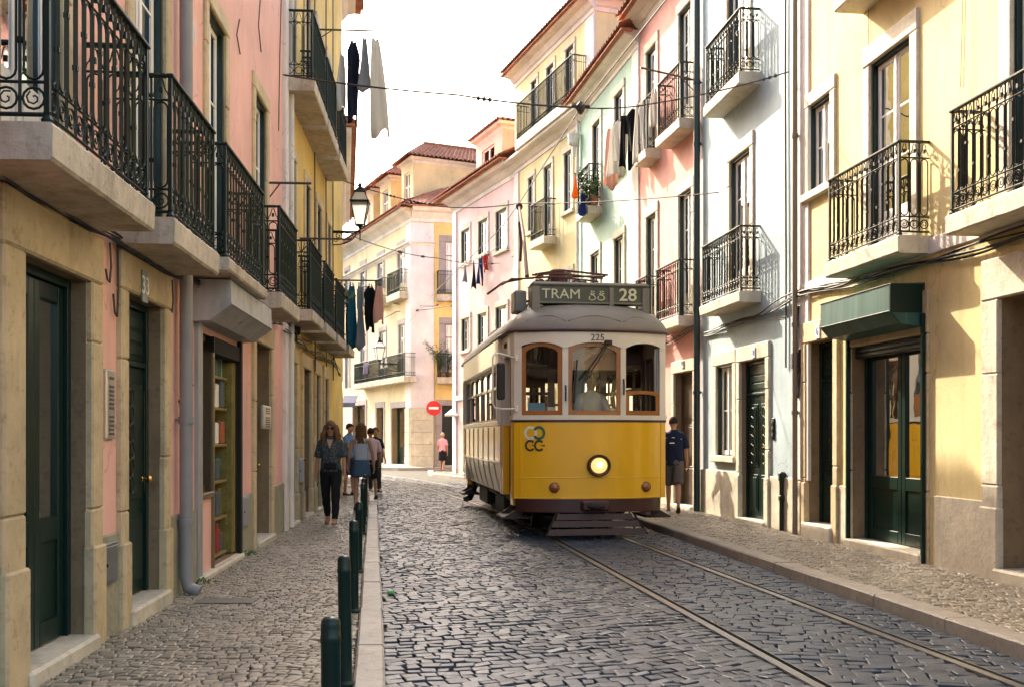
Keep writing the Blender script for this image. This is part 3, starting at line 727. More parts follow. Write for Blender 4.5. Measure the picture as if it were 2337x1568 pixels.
# ======== right: rose house
PA, PB, PC, PD = (3.68, 19.6), (2.98, 23.5), (1.92, 29.1), (0.1, 34.3)
BP = Building('pink_house', 'rose pink house between the pale blue house and the mint house', PA)
F = RP = Face(BP, PA, PB, 11.3, 8)
s0, s1 = F.span(1541, 1584); G = [(s0 - .15, s1 + .15)]; F.door(s0, s1, .15, 2.85, 'plain', mat=M_BROWND, sw=.16, top=.25, dp=.16, foot=.0, smat=M_LIMEP)
for xa, xb in ((1551, 1580), (1477, 1499)):
    s0, s1 = F.span(xa, xb)
    for z0, z1 in ((3.94, 6.5), (7.8, 10.25)): F.window(s0, s1, z0, z1, 'french', 3, .15, .22, False, dp=.2, smat=M_LIMEP, name='french_door')
s0, s1 = F.span(1470, 1492); F.door(s0, s1, .15, 2.85, 'panel', foot=.5, smat=M_LIMEP); G.append((s0 - .15, s1 + .15))
for xa, xb, zt in ((1500, 1551, 7.8), (1452, 1474, 7.8), (1497, 1549, 3.92), (1450, 1473, 3.92)):
    F.balcony(*bspan(F, xa, xb, .33), zt, .36, 1.1, .2, 1, slab=M_LIMEP, iron=M_IRON2)
F.plinth(.85, .03, M_LIMEP, G); F.wall(WM(P_PINKR)); F.cornice(10.95, M_WSTONE, size=.35, proj=.38); F.roof(11.32, over=.55, run=4)
# ======== right: mint house
BM = Building('mint_house', 'mint green house with one plant filled balcony right of the tall yellow house', PB)
F = RM = Face(BM, PB, PC, 11.0, 8)
for xa, xb, z0, z1, k in ((1354, 1371, 7.65, 10.0, 'french'), (1404, 1423, 8.1, 10.1, 'casement'), (1350, 1369, 4.3, 6.5, 'casement'), (1404, 1424, 4.3, 6.5, 'casement')):
    s0, s1 = F.span(xa, xb); F.window(s0, s1, z0, z1, k, 3, .15, .2, k == 'casement', dp=.2, smat=M_LIMEP)
for xa, xb in ((1350, 1369), (1404, 1424)): s0, s1 = F.span(xa, xb); F.door(s0, s1, .14, 2.8, 'panel', foot=.5, smat=M_LIMEP)
F.balcony(*bspan(F, 1321, 1346, .33), 7.62, .4, 1.1, .2, 1, slab=M_LIMEP, iron=M_IRON)
F.wall(WM(P_MINT)); F.cornice(10.62, M_WSTONE, size=.38, proj=.38); F.roof(11.02, over=.55, run=4)
F.strip('pilaster', 0.0, .5, 0, 10.6, .04, M_WSTONE, .01)
sp = .62; pipe(F, 'drainpipe', [(F.L - .2, .08, 10.6), (F.L - .2, .08, 5), (F.L - .2, .08, .1)], .05, M_WSTONE, (5,))
s_, z_ = F.at(1322, 340); b = F.mb(); b.lathe([(.05, -.3), (.06, 0), (.16, .08), (.18, .35), (.14, .35)], (s_ - .15, .2, z_), 10); b.build('rain_hopper', M_WSTONE, BM.root)
# ======== right: tall pale yellow house
PT = (2.31, 28.0)
BT = Building('tall_yellow_house', 'tall pale yellow house with a long railed balcony under its attic storey', PT)
F = RT = Face(BT, PT, PD, 13.8, 7)
for xa, xb in ((1214, 1226), (1249, 1265), (1292, 1310)): s0, s1 = F.span(xa, xb); F.window(s0, s1, 11.2, 13.0, 'casement', 3, .14, .16, False, dp=.2, smat=M_LIMEP)
for (xa, xb), k in zip(((1207, 1219), (1243, 1260), (1289, 1306)), ('casement', 'french', 'casement')):
    s0, s1 = F.span(xa, xb); F.window(s0, s1, 7.65 if k == 'french' else 8.2, 9.95, k, 3, .15, .18, k == 'casement', dp=.2, smat=M_LIMEP)
    F.window(s0, s1, 4.2, 6.4, 'casement', 3, .15, .18, True, dp=.2, smat=M_LIMEP); F.door(s0, s1, .14, 2.8, 'panel', foot=.5, smat=M_LIMEP)
F.balcony(*bspan(F, 1213, 1244, .35), 7.62, .42, 1.15, .22, 0, slab=M_LIMEP, iron=M_IRON2)
a, e = bspan(F, 1176, 1303, .5); F.balcony(a, min(e, F.L), 11.12, .5, 1.15, .3, 0, slab=M_LIMEP, iron=M_IRON2)
F.wall(WM(P_PALE)); F.cornice(13.35, M_WSTONE, size=.45, proj=.4); F.roof(13.8, over=.55, run=4, hip0=.6)
F.cornice(10.42, M_WSTONE, size=.4, proj=.42)
F.strip('pilaster', 0, .62, 0, 13.3, .05, plaster('lilac pilaster', (.7, .65, .65), amt=.2), .01)
F.strip('pilaster', F.L - .45, F.L, 0, 10.4, .05, M_WSTONE, .01)
F2 = Face(BT, (PT[0] + RT.n.x * -7, PT[1] + RT.n.y * -7), PT, 13.8, .2); F2.cornice(13.35, M_WSTONE, size=.45, proj=.4)
# ======== far pink house at the bend
PF0, PF1 = (0.15, 34.25), (-2.33, 40.2)
BF = Building('far_pink_house', 'pale pink house at the bend with a dormer on its tiled roof', PF0)
F = FP = Face(BF, PF0, PF1, 10.9, 7)
for xa, xb, yt, yb in ((1054, 1072, 525, 600), (1093, 1113, 503, 580), (1133, 1157, 480, 572), (1055, 1072, 727, 800), (1092, 1112, 716, 800), (1133, 1157, 700, 800)):
    s0, s1 = F.span(xa, xb); xm = (xa + xb) / 2; F.window(s0, s1, F.at(xm, yb)[1], F.at(xm, yt)[1], 'casement', 3, .16, .2, True, dp=.2, smat=M_LIMEP, curtain=1)
s0, s1 = F.span(1174, 1182); F.window(s0, s1, F.at(1178, 577)[1], F.at(1178, 545)[1], 'single', 1, .1, .1, True, dp=.3, smat=M_LIMEP, curtain=0)
for xa, xb in ((1060, 1075), (1100, 1120)): s0, s1 = F.span(xa, xb); F.door(s0, s1, .14, 2.7, 'panel', foot=.5, smat=M_LIMEP)
F.wall(WM(P_PINKF)); F.cornice(10.35, M_WSTONE, size=.55, proj=.5); F.roof(10.95, over=.75, run=4.5, slope=.5, s1=F.L + .6, hip1=.3)
F.strip('pilaster', F.L - .42, F.L + .02, 0, 10.35, .05, plaster('blue white pilaster', (.68, .70, .74), amt=.15), .01)
F2 = Face(BF, PF1, (PF1[0] - FP.n.x * 7, PF1[1] - FP.n.y * 7), 10.9, .3); F2.cornice(10.35, M_WSTONE, size=.55, proj=.5)
s0, s1 = F.span(1150, 1190); F.strip('string_course', 0, F.L, 2.95, 3.12, .06, M_WSTONE, .01)
def dormer(F, s0, s1, z0, z1, o0, depth, wm, label=None, sash=True, ridge=1.0, over=.3):
    b = F.mb(); o1 = o0 - depth
    # walls round one window opening
    wa, wb, za, zb = s0 + (s1 - s0) * .28, s1 - (s1 - s0) * .22, z0 + (z1 - z0) * .2, z0 + (z1 - z0) * .78
    for q in ((s0, wa, z0, z1), (wb, s1, z0, z1), (wa, wb, z0, za), (wa, wb, zb, z1)): b.box(q[0], q[1], o0 - .15, o0, q[2], q[3], 0)
    b.box(s0, s0 + .15, o1, o0 - .151, z0 - .6, z1, 0); b.box(s1 - .15, s1, o1, o0 - .151, z0 - .6, z1, 0); b.box(s0 + .151, s1 - .151, o1, o1 + .1, z0, z1, 0)
    b.box(wa, wb, o0 - .5, o0 - .4, za, zb, 1)
    d = b.build('dormer', [wm, M_DARK], F.B.root)
    b = F.mb(); prof = [(0, 0), (.05, .1), (.18, .16), (.2, .26), (0, .26)]
    rg = [[(s0 - p, o1, z1 + h - .2) for p, h in prof], [(s0 - p, o0 + p, z1 + h - .2) for p, h in prof], [(s1 + p, o0 + p, z1 + h - .2) for p, h in prof], [(s1 + p, o1, z1 + h - .2) for p, h in prof]]
    b.loft(rg); b.build('cornice', M_WSTONE, d)
    b = F.mb(); rh = ridge; a, e, f, g = s0 - over, s1 + over, o0 + over, o1; m_ = (a + e) / 2; w_ = (e - a) / 2; zt = z1 + .09
    def field(p0, p1, q0, q1, nrm):       # corrugated tile field from eave p0-p1 up to q0-q1
        L = (Vector(p1) - Vector(p0)).length; n = max(6, int(L / .22 * 6)); vs = []
        for t in (0, .33, .66, 1.0):
            for i in range(n + 1):
                u = i / n; A = Vector(p0).lerp(Vector(p1), u); Q = Vector(q0).lerp(Vector(q1), u); X = A.lerp(Q, t); vs.append((X.x, X.y, X.z + .05 * math.sin(u * L / .22 * 2 * math.pi) * (1 - .3 * t)))
        W_ = n + 1; b.add(vs, [(r * W_ + i, r * W_ + i + 1, (r + 1) * W_ + i + 1, (r + 1) * W_ + i) for r in range(3) for i in range(n)])
    field((a, g, zt), (a, f, zt), (m_, g, zt + rh), (m_, f - w_, zt + rh), 0)
    field((e, f, zt), (e, g, zt), (m_, f - w_, zt + rh), (m_, g, zt + rh), 0)
    field((a, f, zt), (e, f, zt), (m_, f - w_, zt + rh), (m_, f - w_, zt + rh), 0)
    b.tube([(m_, f - w_, zt + rh), (m_, g, zt + rh)], .08, 6); b.build('roof', M_TILE, d, smooth=True)
    b = F.mb(); y = o0 - .06
    for q in ((wa, wa + .06, za, zb), (wb - .06, wb, za, zb), (wa + .06, wb - .06, za, za + .06), (wa + .06, wb - .06, zb - .06, zb), (wa + .06, wb - .06, (za + zb) / 2 - .025, (za + zb) / 2 + .025), ((wa + wb) / 2 - .03, (wa + wb) / 2 + .03, za + .061, zb - .061)): b.box(q[0], q[1], y - .05, y + (0.004 if q[0] > wa + .07 else 0), q[2], q[3], 0)
    w = b.build('window', M_WHITE, d)
    return d
s0, s1 = F.span(1078, 1112); dormer(F, s0 - .2, s1 + .9, 10.6, 12.95, -.5, 5.0, plaster('dormer rose render', (.72, .45, .36), amt=.2), ridge=.55)

# ======== corner house closing the view
C0 = (-4.77, 48.0)
BC = Building('corner_house', 'cream yellow corner house closing the street with dormers and a pale corner pilaster', C0)
C1 = (C0[0] - .42 * 19, C0[1] + .9075 * 19)
F = CL = Face(BC, C0, C1, 12.4, 9)
CG = []
for xa, xb, ya, yb, kind in ((909, 923, 563, 640, 'f'), (863, 876, 586, 652, 'f'), (824, 834, 606, 684, 'f'), (911, 924, 741, 822, 'f'), (867, 880, 757, 835, 'f'), (824, 836, 766, 832, 'f'), (789, 797, 620, 690, 'f'), (789, 797, 780, 840, 'f')):
    s0, s1 = F.span(xa, xb); xm = (xa + xb) / 2; F.window(s0, s1, F.at(xm, yb + (10 if ya < 700 else 45))[1], F.at(xm, ya)[1], 'casement', 3, .22, .26, False, dp=.2, smat=stone('lilac grey stone', (.36, .31, .30), .7), transom=True, curtain=0, lining=M_PIPE)
for xa, xb, yt, k in ((895, 929, 930, 'shop'), (860, 876, 930, 'panel'), (806, 835, 925, 'shop')):
    s0, s1 = F.span(xa, xb); CG.append((s0 - .25, s1 + .25)); F.door(s0, s1, .16, F.at((xa + xb) / 2, yt)[1], k, sw=.22, top=.3, foot=.0, smat=stone('lilac grey stone', (.36, .31, .30), .7), leafs=2 if k == 'shop' else 1, knob=False)
for xa, xb in ((884, 913), (856, 873), (815, 830)): a, e = bspan(F, xa, xb, .45); F.balcony(a, e, 8.42 if xa > 880 else 8.4, .5, 1.1, .3, 0, iron=M_IRON)
s0, s1 = F.at(922, None, .6)[0], F.at(806, None, .6)[0]; F.balcony(s0, s1, 4.35, .6, 1.1, .25, 0, iron=M_IRON)
F.wall(WM(P_CORN)); 
F.cornice(11.75, M_WSTONE, size=.65, proj=.55); F.cornice(10.55, M_WSTONE, size=.25, proj=.22); F.roof(12.45, over=.75, run=5, slope=.5, s0=-.75, hip0=.85)
F.strip('pilaster', -.03, .75, 2.9, 11.7, .07, plaster('lilac pilaster', (.7, .65, .65), amt=.2), .01)
C2 = (1.6, 49.2)
F = CR = Face(BC, C2, C0, 12.4, 9)
s0, s1 = F.span(1016, 1034)
for ya, yb in ((553, 668), (740, 850)): F.window(s0, s1, F.at(1025, yb)[1], F.at(1025, ya)[1], 'casement', 3, .3, .3, False, dp=.2, smat=stone('lilac grey stone', (.36, .31, .30), .7), transom=True, curtain=0, lining=M_PIPE)
s0, s1 = F.span(1009, 1034); F.door(s0, s1, .16, F.at(1020, 925)[1], 'plain', foot=0, smat=stone('lilac grey stone', (.36, .31, .30), .7), sw=.3, knob=False)
for zt in (8.25, 4.35): a, e = bspan(F, 1000, 1045, .45); F.balcony(a, e, zt, .5, 1.1, .3, 0, iron=M_IRON)
F.wall(WM(plaster('shaded amber render', (.72, .52, .2), amt=.2)), gables=False, top=False); F.cornice(11.75, M_WSTONE, size=.65, proj=.55); F.cornice(10.55, M_WSTONE, s0=F.L - 1.1, size=.25, proj=.22); F.roof(12.45, over=.75, run=5, slope=.5, s1=F.L + .75, hip1=.85)  # this face's shade is put into the render colour, darker than the cream face
F.strip('pilaster', F.L - 1.05, F.L + .03, 2.9, 11.7, .07, plaster('lilac pilaster', (.7, .65, .65), amt=.2), .01)
b = F.mb()
for k in range(5):
    b.box(F.L - 1.08, F.L + .08, -.05, .1, .0 + k * .58, .575 + k * .58, 0, .02)
b.build('corner_stones', M_LIMEP, BC.root)
b = CL.mb()
for k in range(5): b.box(.103, .8, -.05, .1, .0 + k * .58, .575 + k * .58, 0, .02)
b.build('corner_stones', M_LIMEP, BC.root)
for xa, xb, zb in ((918, 943, 12.9), (869, 892, 12.9), (838, 852, 12.9)):
    s0, s1 = CL.span(xa, xb, -.7); dormer(CL, s0, s1 + .1, zb, 15.3 - (0 if xa > 900 else .1), -.7, 5.5 if xa > 900 else 4, plaster('amber dormer render', (.74, .56, .3), amt=.15), ridge=1.0, over=.45)
# ---------------------------------------------------------------- ground
def pw(tab):
    xs, ys = np.array([t[0] for t in tab], float), np.array([t[1] for t in tab], float)
    return lambda d: np.interp(d, xs, ys)
XL = pw([(-10, 1.446), (0, .076), (26, -3.486), (30, -4.75), (36, -7.0), (46, -11.5)])         # road edge of the left kerb
XR = pw([(-10, 5.72), (0, 4.46), (17, 2.32), (24, 1.42), (29, .62), (34.3, -1.0), (40, -3.3), (43, -3.6), (44.6, -1)])
WL = pw([(-10, -1.8), (0, -2.49), (24.9, -4.2), (46, -7.75)])
WR = pw([(-10, 7.6), (0, 6.28), (19.6, 3.68), (23.5, 2.98), (29.1, 1.92), (34.3, .1), (40.2, -2.33), (41, 3)])
RAIL_L = pw([(-10, 4.29), (0, 2.83), (17, .35), (20.5, -.22), (24.6, -1.16), (28, -1.98), (32.4, -3.2), (36.7, -4.75), (42, -7.2), (48, -11)])
RAIL_R = pw([(-10, 5.76), (0, 4.155), (17, 1.46), (20.5, .86), (24.6, -.1), (28, -.9), (32.4, -2.12), (36.7, -3.62), (42, -6.0), (48, -9.6)])
ZL, ZR = .08, .1
M_ROAD = cobble_mat('basalt setts', (.026, .036, .052), (.045, .060, .083), (.076, .093, .12), (.32, .52))
M_WALK = cobble_mat('limestone setts', (.16, .132, .092), (.275, .232, .165), (.40, .34, .245), (.34, .56))
M_JOINT = plain('sandy joints', (.024, .022, .018), .95, 0, .4, 20)
M_JOINTP = plain('pale sandy joints', (.045, .04, .031), .95, 0, .4, 20)
b = MB(); b.box(-300, 300, -300, 300, -.5, -.03); tag(b.build('ground', M_JOINT), kind='structure')
def cobble_mesh(name, cx, cy, hx, hy, ang, z, mat, jit=.007, tilt=.0028, dome=.004, bev=.005, tint=None):
    n = len(cx); sx = np.array([-1, 1, 1, -1.]); sy = np.array([-1, -1, 1, 1.])
    lx = hx[:, None] * sx + RNG.normal(0, jit, (n, 4)); ly = hy[:, None] * sy + RNG.normal(0, jit, (n, 4))
    ca, sa = np.cos(ang)[:, None], np.sin(ang)[:, None]
    tx, ty = RNG.normal(0, tilt, n)[:, None], RNG.normal(0, tilt, n)[:, None]; zz = z + RNG.normal(0, .002, n)[:, None]
    def ring(f, h):
        x, y = lx * f, ly * f
        zt = zz + h + tx * x / .06 + ty * y / .06
        return np.stack([cx[:, None] + x * ca - y * sa, cy[:, None] + x * sa + y * ca, zt], -1)
    fb = 1 - bev / np.minimum(hx, hy)[:, None]
    r0 = ring(1.0, -.05); r1 = ring(.99, -dome); r2 = ring(fb, 0.0); r3 = ring(fb * .55, dome * .25)
    V = np.concatenate([r0, r1, r2, r3], 1).reshape(-1, 3)
    q = []
    for k in range(3):
        for i in range(4): q.append([k * 4 + i, k * 4 + (i + 1) % 4, (k + 1) * 4 + (i + 1) % 4, (k + 1) * 4 + i])
    q.append([12, 13, 14, 15]); q = np.array(q)
    Fc = (q[None] + (np.arange(n) * 16)[:, None, None]).reshape(-1, 4)
    me = bpy.data.meshes.new(name); nf = len(Fc)
    me.vertices.add(len(V)); me.vertices.foreach_set('co', V.ravel().astype(np.float32))
    me.loops.add(nf * 4); me.loops.foreach_set('vertex_index', Fc.ravel().astype(np.int32))
    me.polygons.add(nf); me.polygons.foreach_set('loop_start', (np.arange(nf) * 4).astype(np.int32)); 
    me.update(calc_edges=True); me.validate()
    me.polygons.foreach_set('use_smooth', np.zeros(nf, bool))
    a = me.attributes.new('tint', 'FLOAT', 'FACE')
    t = np.clip(RNG.normal(.5, .22, n), 0, 1) if tint is None else tint
    a.data.foreach_set('value', np.repeat(t, len(q)).astype(np.float32)); me.materials.append(mat)
    o = bpy.data.objects.new(name, me); COL.objects.link(o); return tag(o, kind='structure')
def rows(d0, d1, fa, fb, pitch, wmin, wmax, wave, skip=None, gap=.008, slant=0.0, free=True):
    X, Y, HX, HY, A = [], [], [], [], []
    j = 0; d = d0
    while d < d1:
        xa, xb = float(fa(d)), float(fb(d)); p = pitch * (1 + .12 * math.sin(j * 1.7) + random.uniform(-.08, .08))
        for _ in range(3): yb = d + wave(xb, d) + slant * (xb - xa); xb = float(fb(yb))
        if not free: ya = d + wave(xa, d); xa = float(fa(ya))
        x = xa - (random.uniform(0, wmin * .8) if free else 0)
        while x < xb - wmin * .5:
            w = random.uniform(wmin, wmax); w = min(w, xb - x)
            if 0 < xb - x - w < wmin * .6: w = xb - x if xb - x < wmax * 1.25 else (xb - x) / 2
            c = x + w / 2; y = d + wave(c, d) + slant * (c - xa)
            sl = (wave(c + .05, d) - wave(c - .05, d)) / .1 + slant
            if fa(y) - .09 < x and x + w < fb(y) + .05 and not (skip and skip(c, y, w)):
                X.append(c); Y.append(y); HX.append(w / 2 * (1 + sl * sl) ** .5 - gap / 2); HY.append(p / 2 - gap / 2); A.append(math.atan(sl) + random.gauss(0, .035))
            x += w
        d += p * (1 + slant * slant) ** .5; j += 1
    return [np.array(v) for v in (X, Y, HX, HY, A)]
def nz(x, y, s): return mnoise.noise(Vector((x * s, y * s, 3.3)))
def wave_road(x, d): return .16 * nz(x, d, .55) + .07 * nz(x, d, 1.7) + .05 * math.cos((x + .13 * d) * 1.6)
def skip_rail(x, y, w): return abs(x - RAIL_L(y)) < w / 2 + .05 or abs(x - RAIL_R(y)) < w / 2 + .05
# three bands of setts: left of the track, in the track, right of it
rl = lambda d: RAIL_L(d) - .068
v1 = rows(.2, 44, lambda d: XL(d) + .02, rl, .1, .085, .145, wave_road, skip_rail, .007, .42)
v2 = rows(2.2, 44, lambda d: RAIL_L(d) + .07, lambda d: RAIL_R(d) - .066, .118, .11, .2, lambda x, d: .05 * nz(x, d, .8) - .15 * (x - float(RAIL_L(d))), skip_rail, free=False)
v3 = rows(2.2, 34, lambda d: RAIL_R(d) + .07, lambda d: XR(d) - .02, .11, .1, .18, lambda x, d: .1 * nz(x, d, .8) - .13 * (x - float(RAIL_R(d))), skip_rail, free=False)
cat = [np.concatenate(t) for t in zip(v1, v2, v3)]
cobble_mesh('road', *cat, -.004, M_ROAD)
def wave_l(x, d): return .12 * nz(x, d, .7) + .05 * nz(x, d, 2.2) + .12 * abs(((x + .1 * d) * 1.1) % 1 - .5)
def wave_r(x, d): return .10 * nz(x, d, .7) + .05 * nz(x, d, 2.2) - .12 * (x - 3)
skipw = lambda x, y, w: False
v = rows(2.0, 34, lambda d: WL(d) - .02, lambda d: XL(d) - .205, .072, .058, .105, wave_l, skipw, .007)
cobble_mesh('left_pavement', *v, ZL - .004, M_WALK, .005, .003, .005, .006)
v = rows(3.0, 41, lambda d: XR(d) + .235, lambda d: WR(d) + .02, .072, .058, .105, wave_r, skipw, .007)
cobble_mesh('right_pavement', *v, ZR - .004, M_WALK, .005, .003, .005, .006)
def slab_strip(name, fa, fb, d0, d1, z, mat, n=40):
    b = MB(); D = np.linspace(d0, d1, n); vs = []
    for d in D: vs += [(float(fa(d)), d, z), (float(fb(d)), d, z)]
    b.add(vs, [(2 * i, 2 * i + 1, 2 * i + 3, 2 * i + 2) for i in range(n - 1)]); return tag(b.build(name, mat), kind='structure')
slab_strip('left_pavement_bed', lambda d: WL(d) - .3, lambda d: XL(d) - .1, -6, 46, ZL - .018, M_JOINTP)
slab_strip('right_pavement_bed', lambda d: XR(d) + .1, lambda d: WR(d) + .3, -6, 41, ZR - .018, M_JOINTP)
def kerb(name, fa, fb, d0, d1, z, mat, lmin, lmax, sag=.004):
    b = MB(); d = d0
    while d < d1:
        e = d + random.uniform(lmin, lmax); g = .006; zz = z + random.uniform(-sag, sag)
        vs = []
        for dd in (d + g, e - g):
            xa, xb = float(fa(dd)), float(fb(dd)); j = random.uniform(-.006, .006)
            lo, hi = min(xa, xb), max(xa, xb)
            vs.append([(lo + j, dd, -.06), (lo + j + .004, dd, zz - .018), (lo + j + .02, dd, zz), (hi + j - .02, dd, zz), (hi + j - .004, dd, zz - .018), (hi + j, dd, -.06)])
        b.loft(vs); d = e
    return tag(b.build(name, mat), kind='structure')
kerb('left_kerb', lambda d: XL(d), lambda d: XL(d) - .2, -4, 34, ZL + .012, stone('kerb limestone', (.42, .38, .32), .5, 1, .55), .55, 1.0)
kerb('right_kerb', lambda d: XR(d), lambda d: XR(d) + .23, -4, 43, ZR + .008, stone('stained kerb', (.30, .265, .215), .4, 1, .55), .9, 1.5)
# pavement round the corner house and past the far pink house
b = MB(); P = [(-14.5, 66), (-6.6, 47.4), (-5.2, 46.2), (2.5, 47.6), (8, 48.4), (8, 52), (-4, 50), (-12.5, 68)]
b.add([(x, y, .11) for x, y in P] + [(x, y, -.03) for x, y in P], [tuple(range(8))] + [(i, (i + 1) % 8, 8 + (i + 1) % 8, 8 + i) for i in range(8)])
tag(b.build('corner_pavement', plain('worn pale paving', (.36, .32, .26), .7, 0, .25, 3, 0, .3)), kind='structure')
M_RAIL = plain('worn rail steel', (.27, .27, .275), .34, .85, .25, 8, 0, .1); M_GROOVE = plain('dark rail groove', (.006, .006, .006), .9)  # groove floor near black against the steel
for nm, fn, lb in (('tram_rail', RAIL_L, 'steel tram rail nearer the bollards running under the tram'), ('tram_rail', RAIL_R, 'steel tram rail nearer the right hand kerb')):
    b = MB(); D = np.concatenate([np.linspace(-4, 20, 40), np.linspace(20.5, 47, 50)])
    for lo, hi, z, m in ((-.06, .014, .007, 0), (.010, .054, -.03, 1), (.054, .07, .005, 0)):
        b.loft([[(float(fn(d)) + lo, d, -.06), (float(fn(d)) + lo + .003, d, z), (float(fn(d)) + hi - .003, d, z), (float(fn(d)) + hi, d, -.06)] for d in D], m)
    tag(b.build(nm, [M_RAIL, M_GROOVE]), lb, 'tram rail')
# manhole plate in the left pavement, litter by the kerb
b = MB(); b.box(-.26, .26, -.13, .13, ZL - .02, ZL + .006, 0, .004); o = b.build('drain_cover', plain('old stone plate', (.12, .105, .085), .6, 0, .3, 14, 0, .4), None, False, (-2.55, 9.0, 0)); tag(o, 'flat dark drain cover set into the pavement by the downpipe', 'drain cover')
b = MB(); b.box(-.03, .03, -.05, .05, 0, .035, 0, .008); b.box(-.032, .032, -.02, .02, .012, .037, 1); o = b.build('litter', [plain('green wrapper', (.15, .5, .1), .4), plain('blue wrapper', (.05, .06, .2), .4)]); o.location = (float(XL(9.9)) + .09, 9.9, .006); tag(o, 'small green and blue wrapper lying in the gutter', 'litter')

# ---------------------------------------------------------------- bollards
BLAB = ['nearest green bollard cut by the bottom of the picture', 'second green bollard from the camera standing tall in view', 'third green bollard from the camera', 'fourth green bollard from the camera', 'green bollard just before the walking women', 'green bollard beside the woman in the skirt, first of three', 'green bollard beside the woman in the skirt, middle of three', 'farthest green bollard at the end of the row']
def make_bollard():
    b = MB(); r = .039
    b.lathe([(r, -.05), (r, .66), (r + .002, .665), (r + .002, .69), (r, .695), (r, .735), (r * .93, .752), (r * .7, .762), (0.001, .766)], n=20)
    root = thing('bollard', BLAB[0], 'bollard', (0, 0, 0), 0, 'green iron bollards along the left kerb')
    b.build('post', M_GREEN, root, True)
    b = MB(); b.lathe([(r + .018, 0), (r + .018, .012), (r + .002, .03)], n=16); b.build('base_ring', M_GREEN, root, True); return root
bol = make_bollard()
for i, d in enumerate((3.95, 5.96, 8.46, 10.9, 15.2, 17.0, 18.6, 20.3)):
    o = bol
    if i:
        o = bol.copy(); COL.objects.link(o)
        for c in bol.children: q = c.copy(); COL.objects.link(q); q.parent = o
    o['label'] = BLAB[i]; o.location = (float(XL(d)) - .2 - .042 - (.0 if d > 5 else .0), d, ZL); o.rotation_euler = (R(random.uniform(-.8, .8)), R(random.uniform(-.8, .8)), i)
# thin posts by the far pavement
for x, d, h, lb in ((1036, 44.0, 1.6, 'thin dark pole beside the woman in the pink top'), (1054, 41.5, 1.0, 'thin dark post beside the rear of the tram'), (857, 47.5, .95, 'thin dark post by the shop doors of the corner house')):
    b = MB(); b.lathe([(.04, 0), (.04, h - .05), (.05, h - .04), (.05, h), (0.001, h + .02)], n=10); p_ = px(x, HY, d)
    o = b.build('street_post', M_IRON, None, True, (p_.x, d, .1)); tag(o, lb, 'post')

# ---------------------------------------------------------------- wall furniture
def plate(F, x, y, w, h, txt, label, cat='house number', name='number_plate', back=None, fg=None, size=None, o=.045):
    s_, z_ = F.at(x, y, o); p = F.W((s_, o, z_)); ang = math.atan2(F.u.y, F.u.x)
    t = thing(name, label, cat, p, ang + math.pi); b = MB(); b.box(-w / 2, w / 2, -.014, -.0, -h / 2, h / 2, 0, .004); b.build('plate', back or M_WHITE, t)
    # the plate faces -y here because the thing is turned to look outward
    if txt: text_mesh('lettering', txt, size or h * .8, fg or M_DARK, t, Matrix.Translation((0, -.0155, 0)) @ Matrix.Rotation(R(90), 4, 'X'))
    return t
plate(LP, 328, 655, .15, .26, '33', 'small grey plate reading 33 over the panelled door', back=plain('plate grey', (.2, .24, .22), .4), fg=M_WHITE, o=.052)
plate(RB, 1721, 805, .13, .17, '8', 'small blue and white number plate over the green door of the blue house', back=plain('enamel pale blue', (.5, .6, .7), .3), fg=plain('enamel blue', (.05, .1, .3), .3), o=.052)
plate(RY, 1867, 757, .14, .2, '6', 'small number plate beside the end of the green shutter box', back=M_WHITE, fg=plain('enamel blue', (.05, .1, .3), .3), o=.052)
plate(RP, 1558, 830, .14, .16, '10', 'small number plate over the brown door of the rose house', back=M_WHITE, fg=plain('enamel blue', (.05, .1, .3), .3), o=.052)
def intercom(F, x0, y0, x1, y1, label, o=.0):
    s_, z1 = F.at((x0 + x1) / 2, y0); _, z0 = F.at((x0 + x1) / 2, y1); sa, sb = F.span(x0, x1)
    t = thing('intercom', label, 'intercom', F.W((s_, o, z0)), math.atan2(F.u.y, F.u.x) + math.pi)
    w, h = max(sb - sa, .1), z1 - z0; b = MB(); b.box(-w / 2, w / 2, -.03, .02, 0, h, 0, .012); b.build('panel', M_STEEL, t)
    b = MB(); n = int(h / .035)
    for k in range(n):
        z = h * .06 + k * (h * .86) / n
        if k % 7 == 5: continue
        b.box(-w * .22, w * .3, -.036, -.029, z, z + .02, 0, .003)
    b.build('buttons', plain('dark name strips', (.06, .06, .06), .4), t); return t
intercom(LP, 235, 843, 254, 1002, 'tall steel intercom panel with rows of name strips on the salmon wall')
intercom(LP, 588, 925, 606, 978, 'small square steel intercom by the recessed stone doorway', .05)
def meter(F, x0, y0, x1, y1, label, mat):
    sa, sb = F.span(x0, x1); xm = (x0 + x1) / 2; z1, z0 = F.at(xm, y0)[1], F.at(xm, y1)[1]; w = sb - sa
    t = thing('meter_box', label, 'meter box', F.W(((sa + sb) / 2, .03, z0)), math.atan2(F.u.y, F.u.x) + math.pi); h = z1 - z0
    b = MB(); b.box(-w / 2, w / 2, -.02, .03, 0, h, 0, .006); b.build('frame', mat, t)
    b = MB(); b.box(-w / 2 + .025, w / 2 - .025, -.028, -.019, .025, h - .025, 0, .006); d = b.build('door', mat, t)
    b = MB(); b.box(-w / 2 + .05, -w / 2 + .07, -.036, -.027, h * .45, h * .53, 0, .003); b.build('latch', M_DARK, d)
meter(LP, 219, 1238, 253, 1333, 'grey metal meter box in the plinth between the two nearest doors', plain('galvanised box', (.16, .17, .17), .45, .4, .35, 9, 0, .2))
meter(LP, 545, 1130, 560, 1200, 'narrow grey meter box beyond the open shop doorway', M_GREYM)
meter(LY, 676, 1045, 686, 1100, 'pale blue meter box on the plinth of the ochre house', plain('blue grey box', (.3, .36, .42), .5))
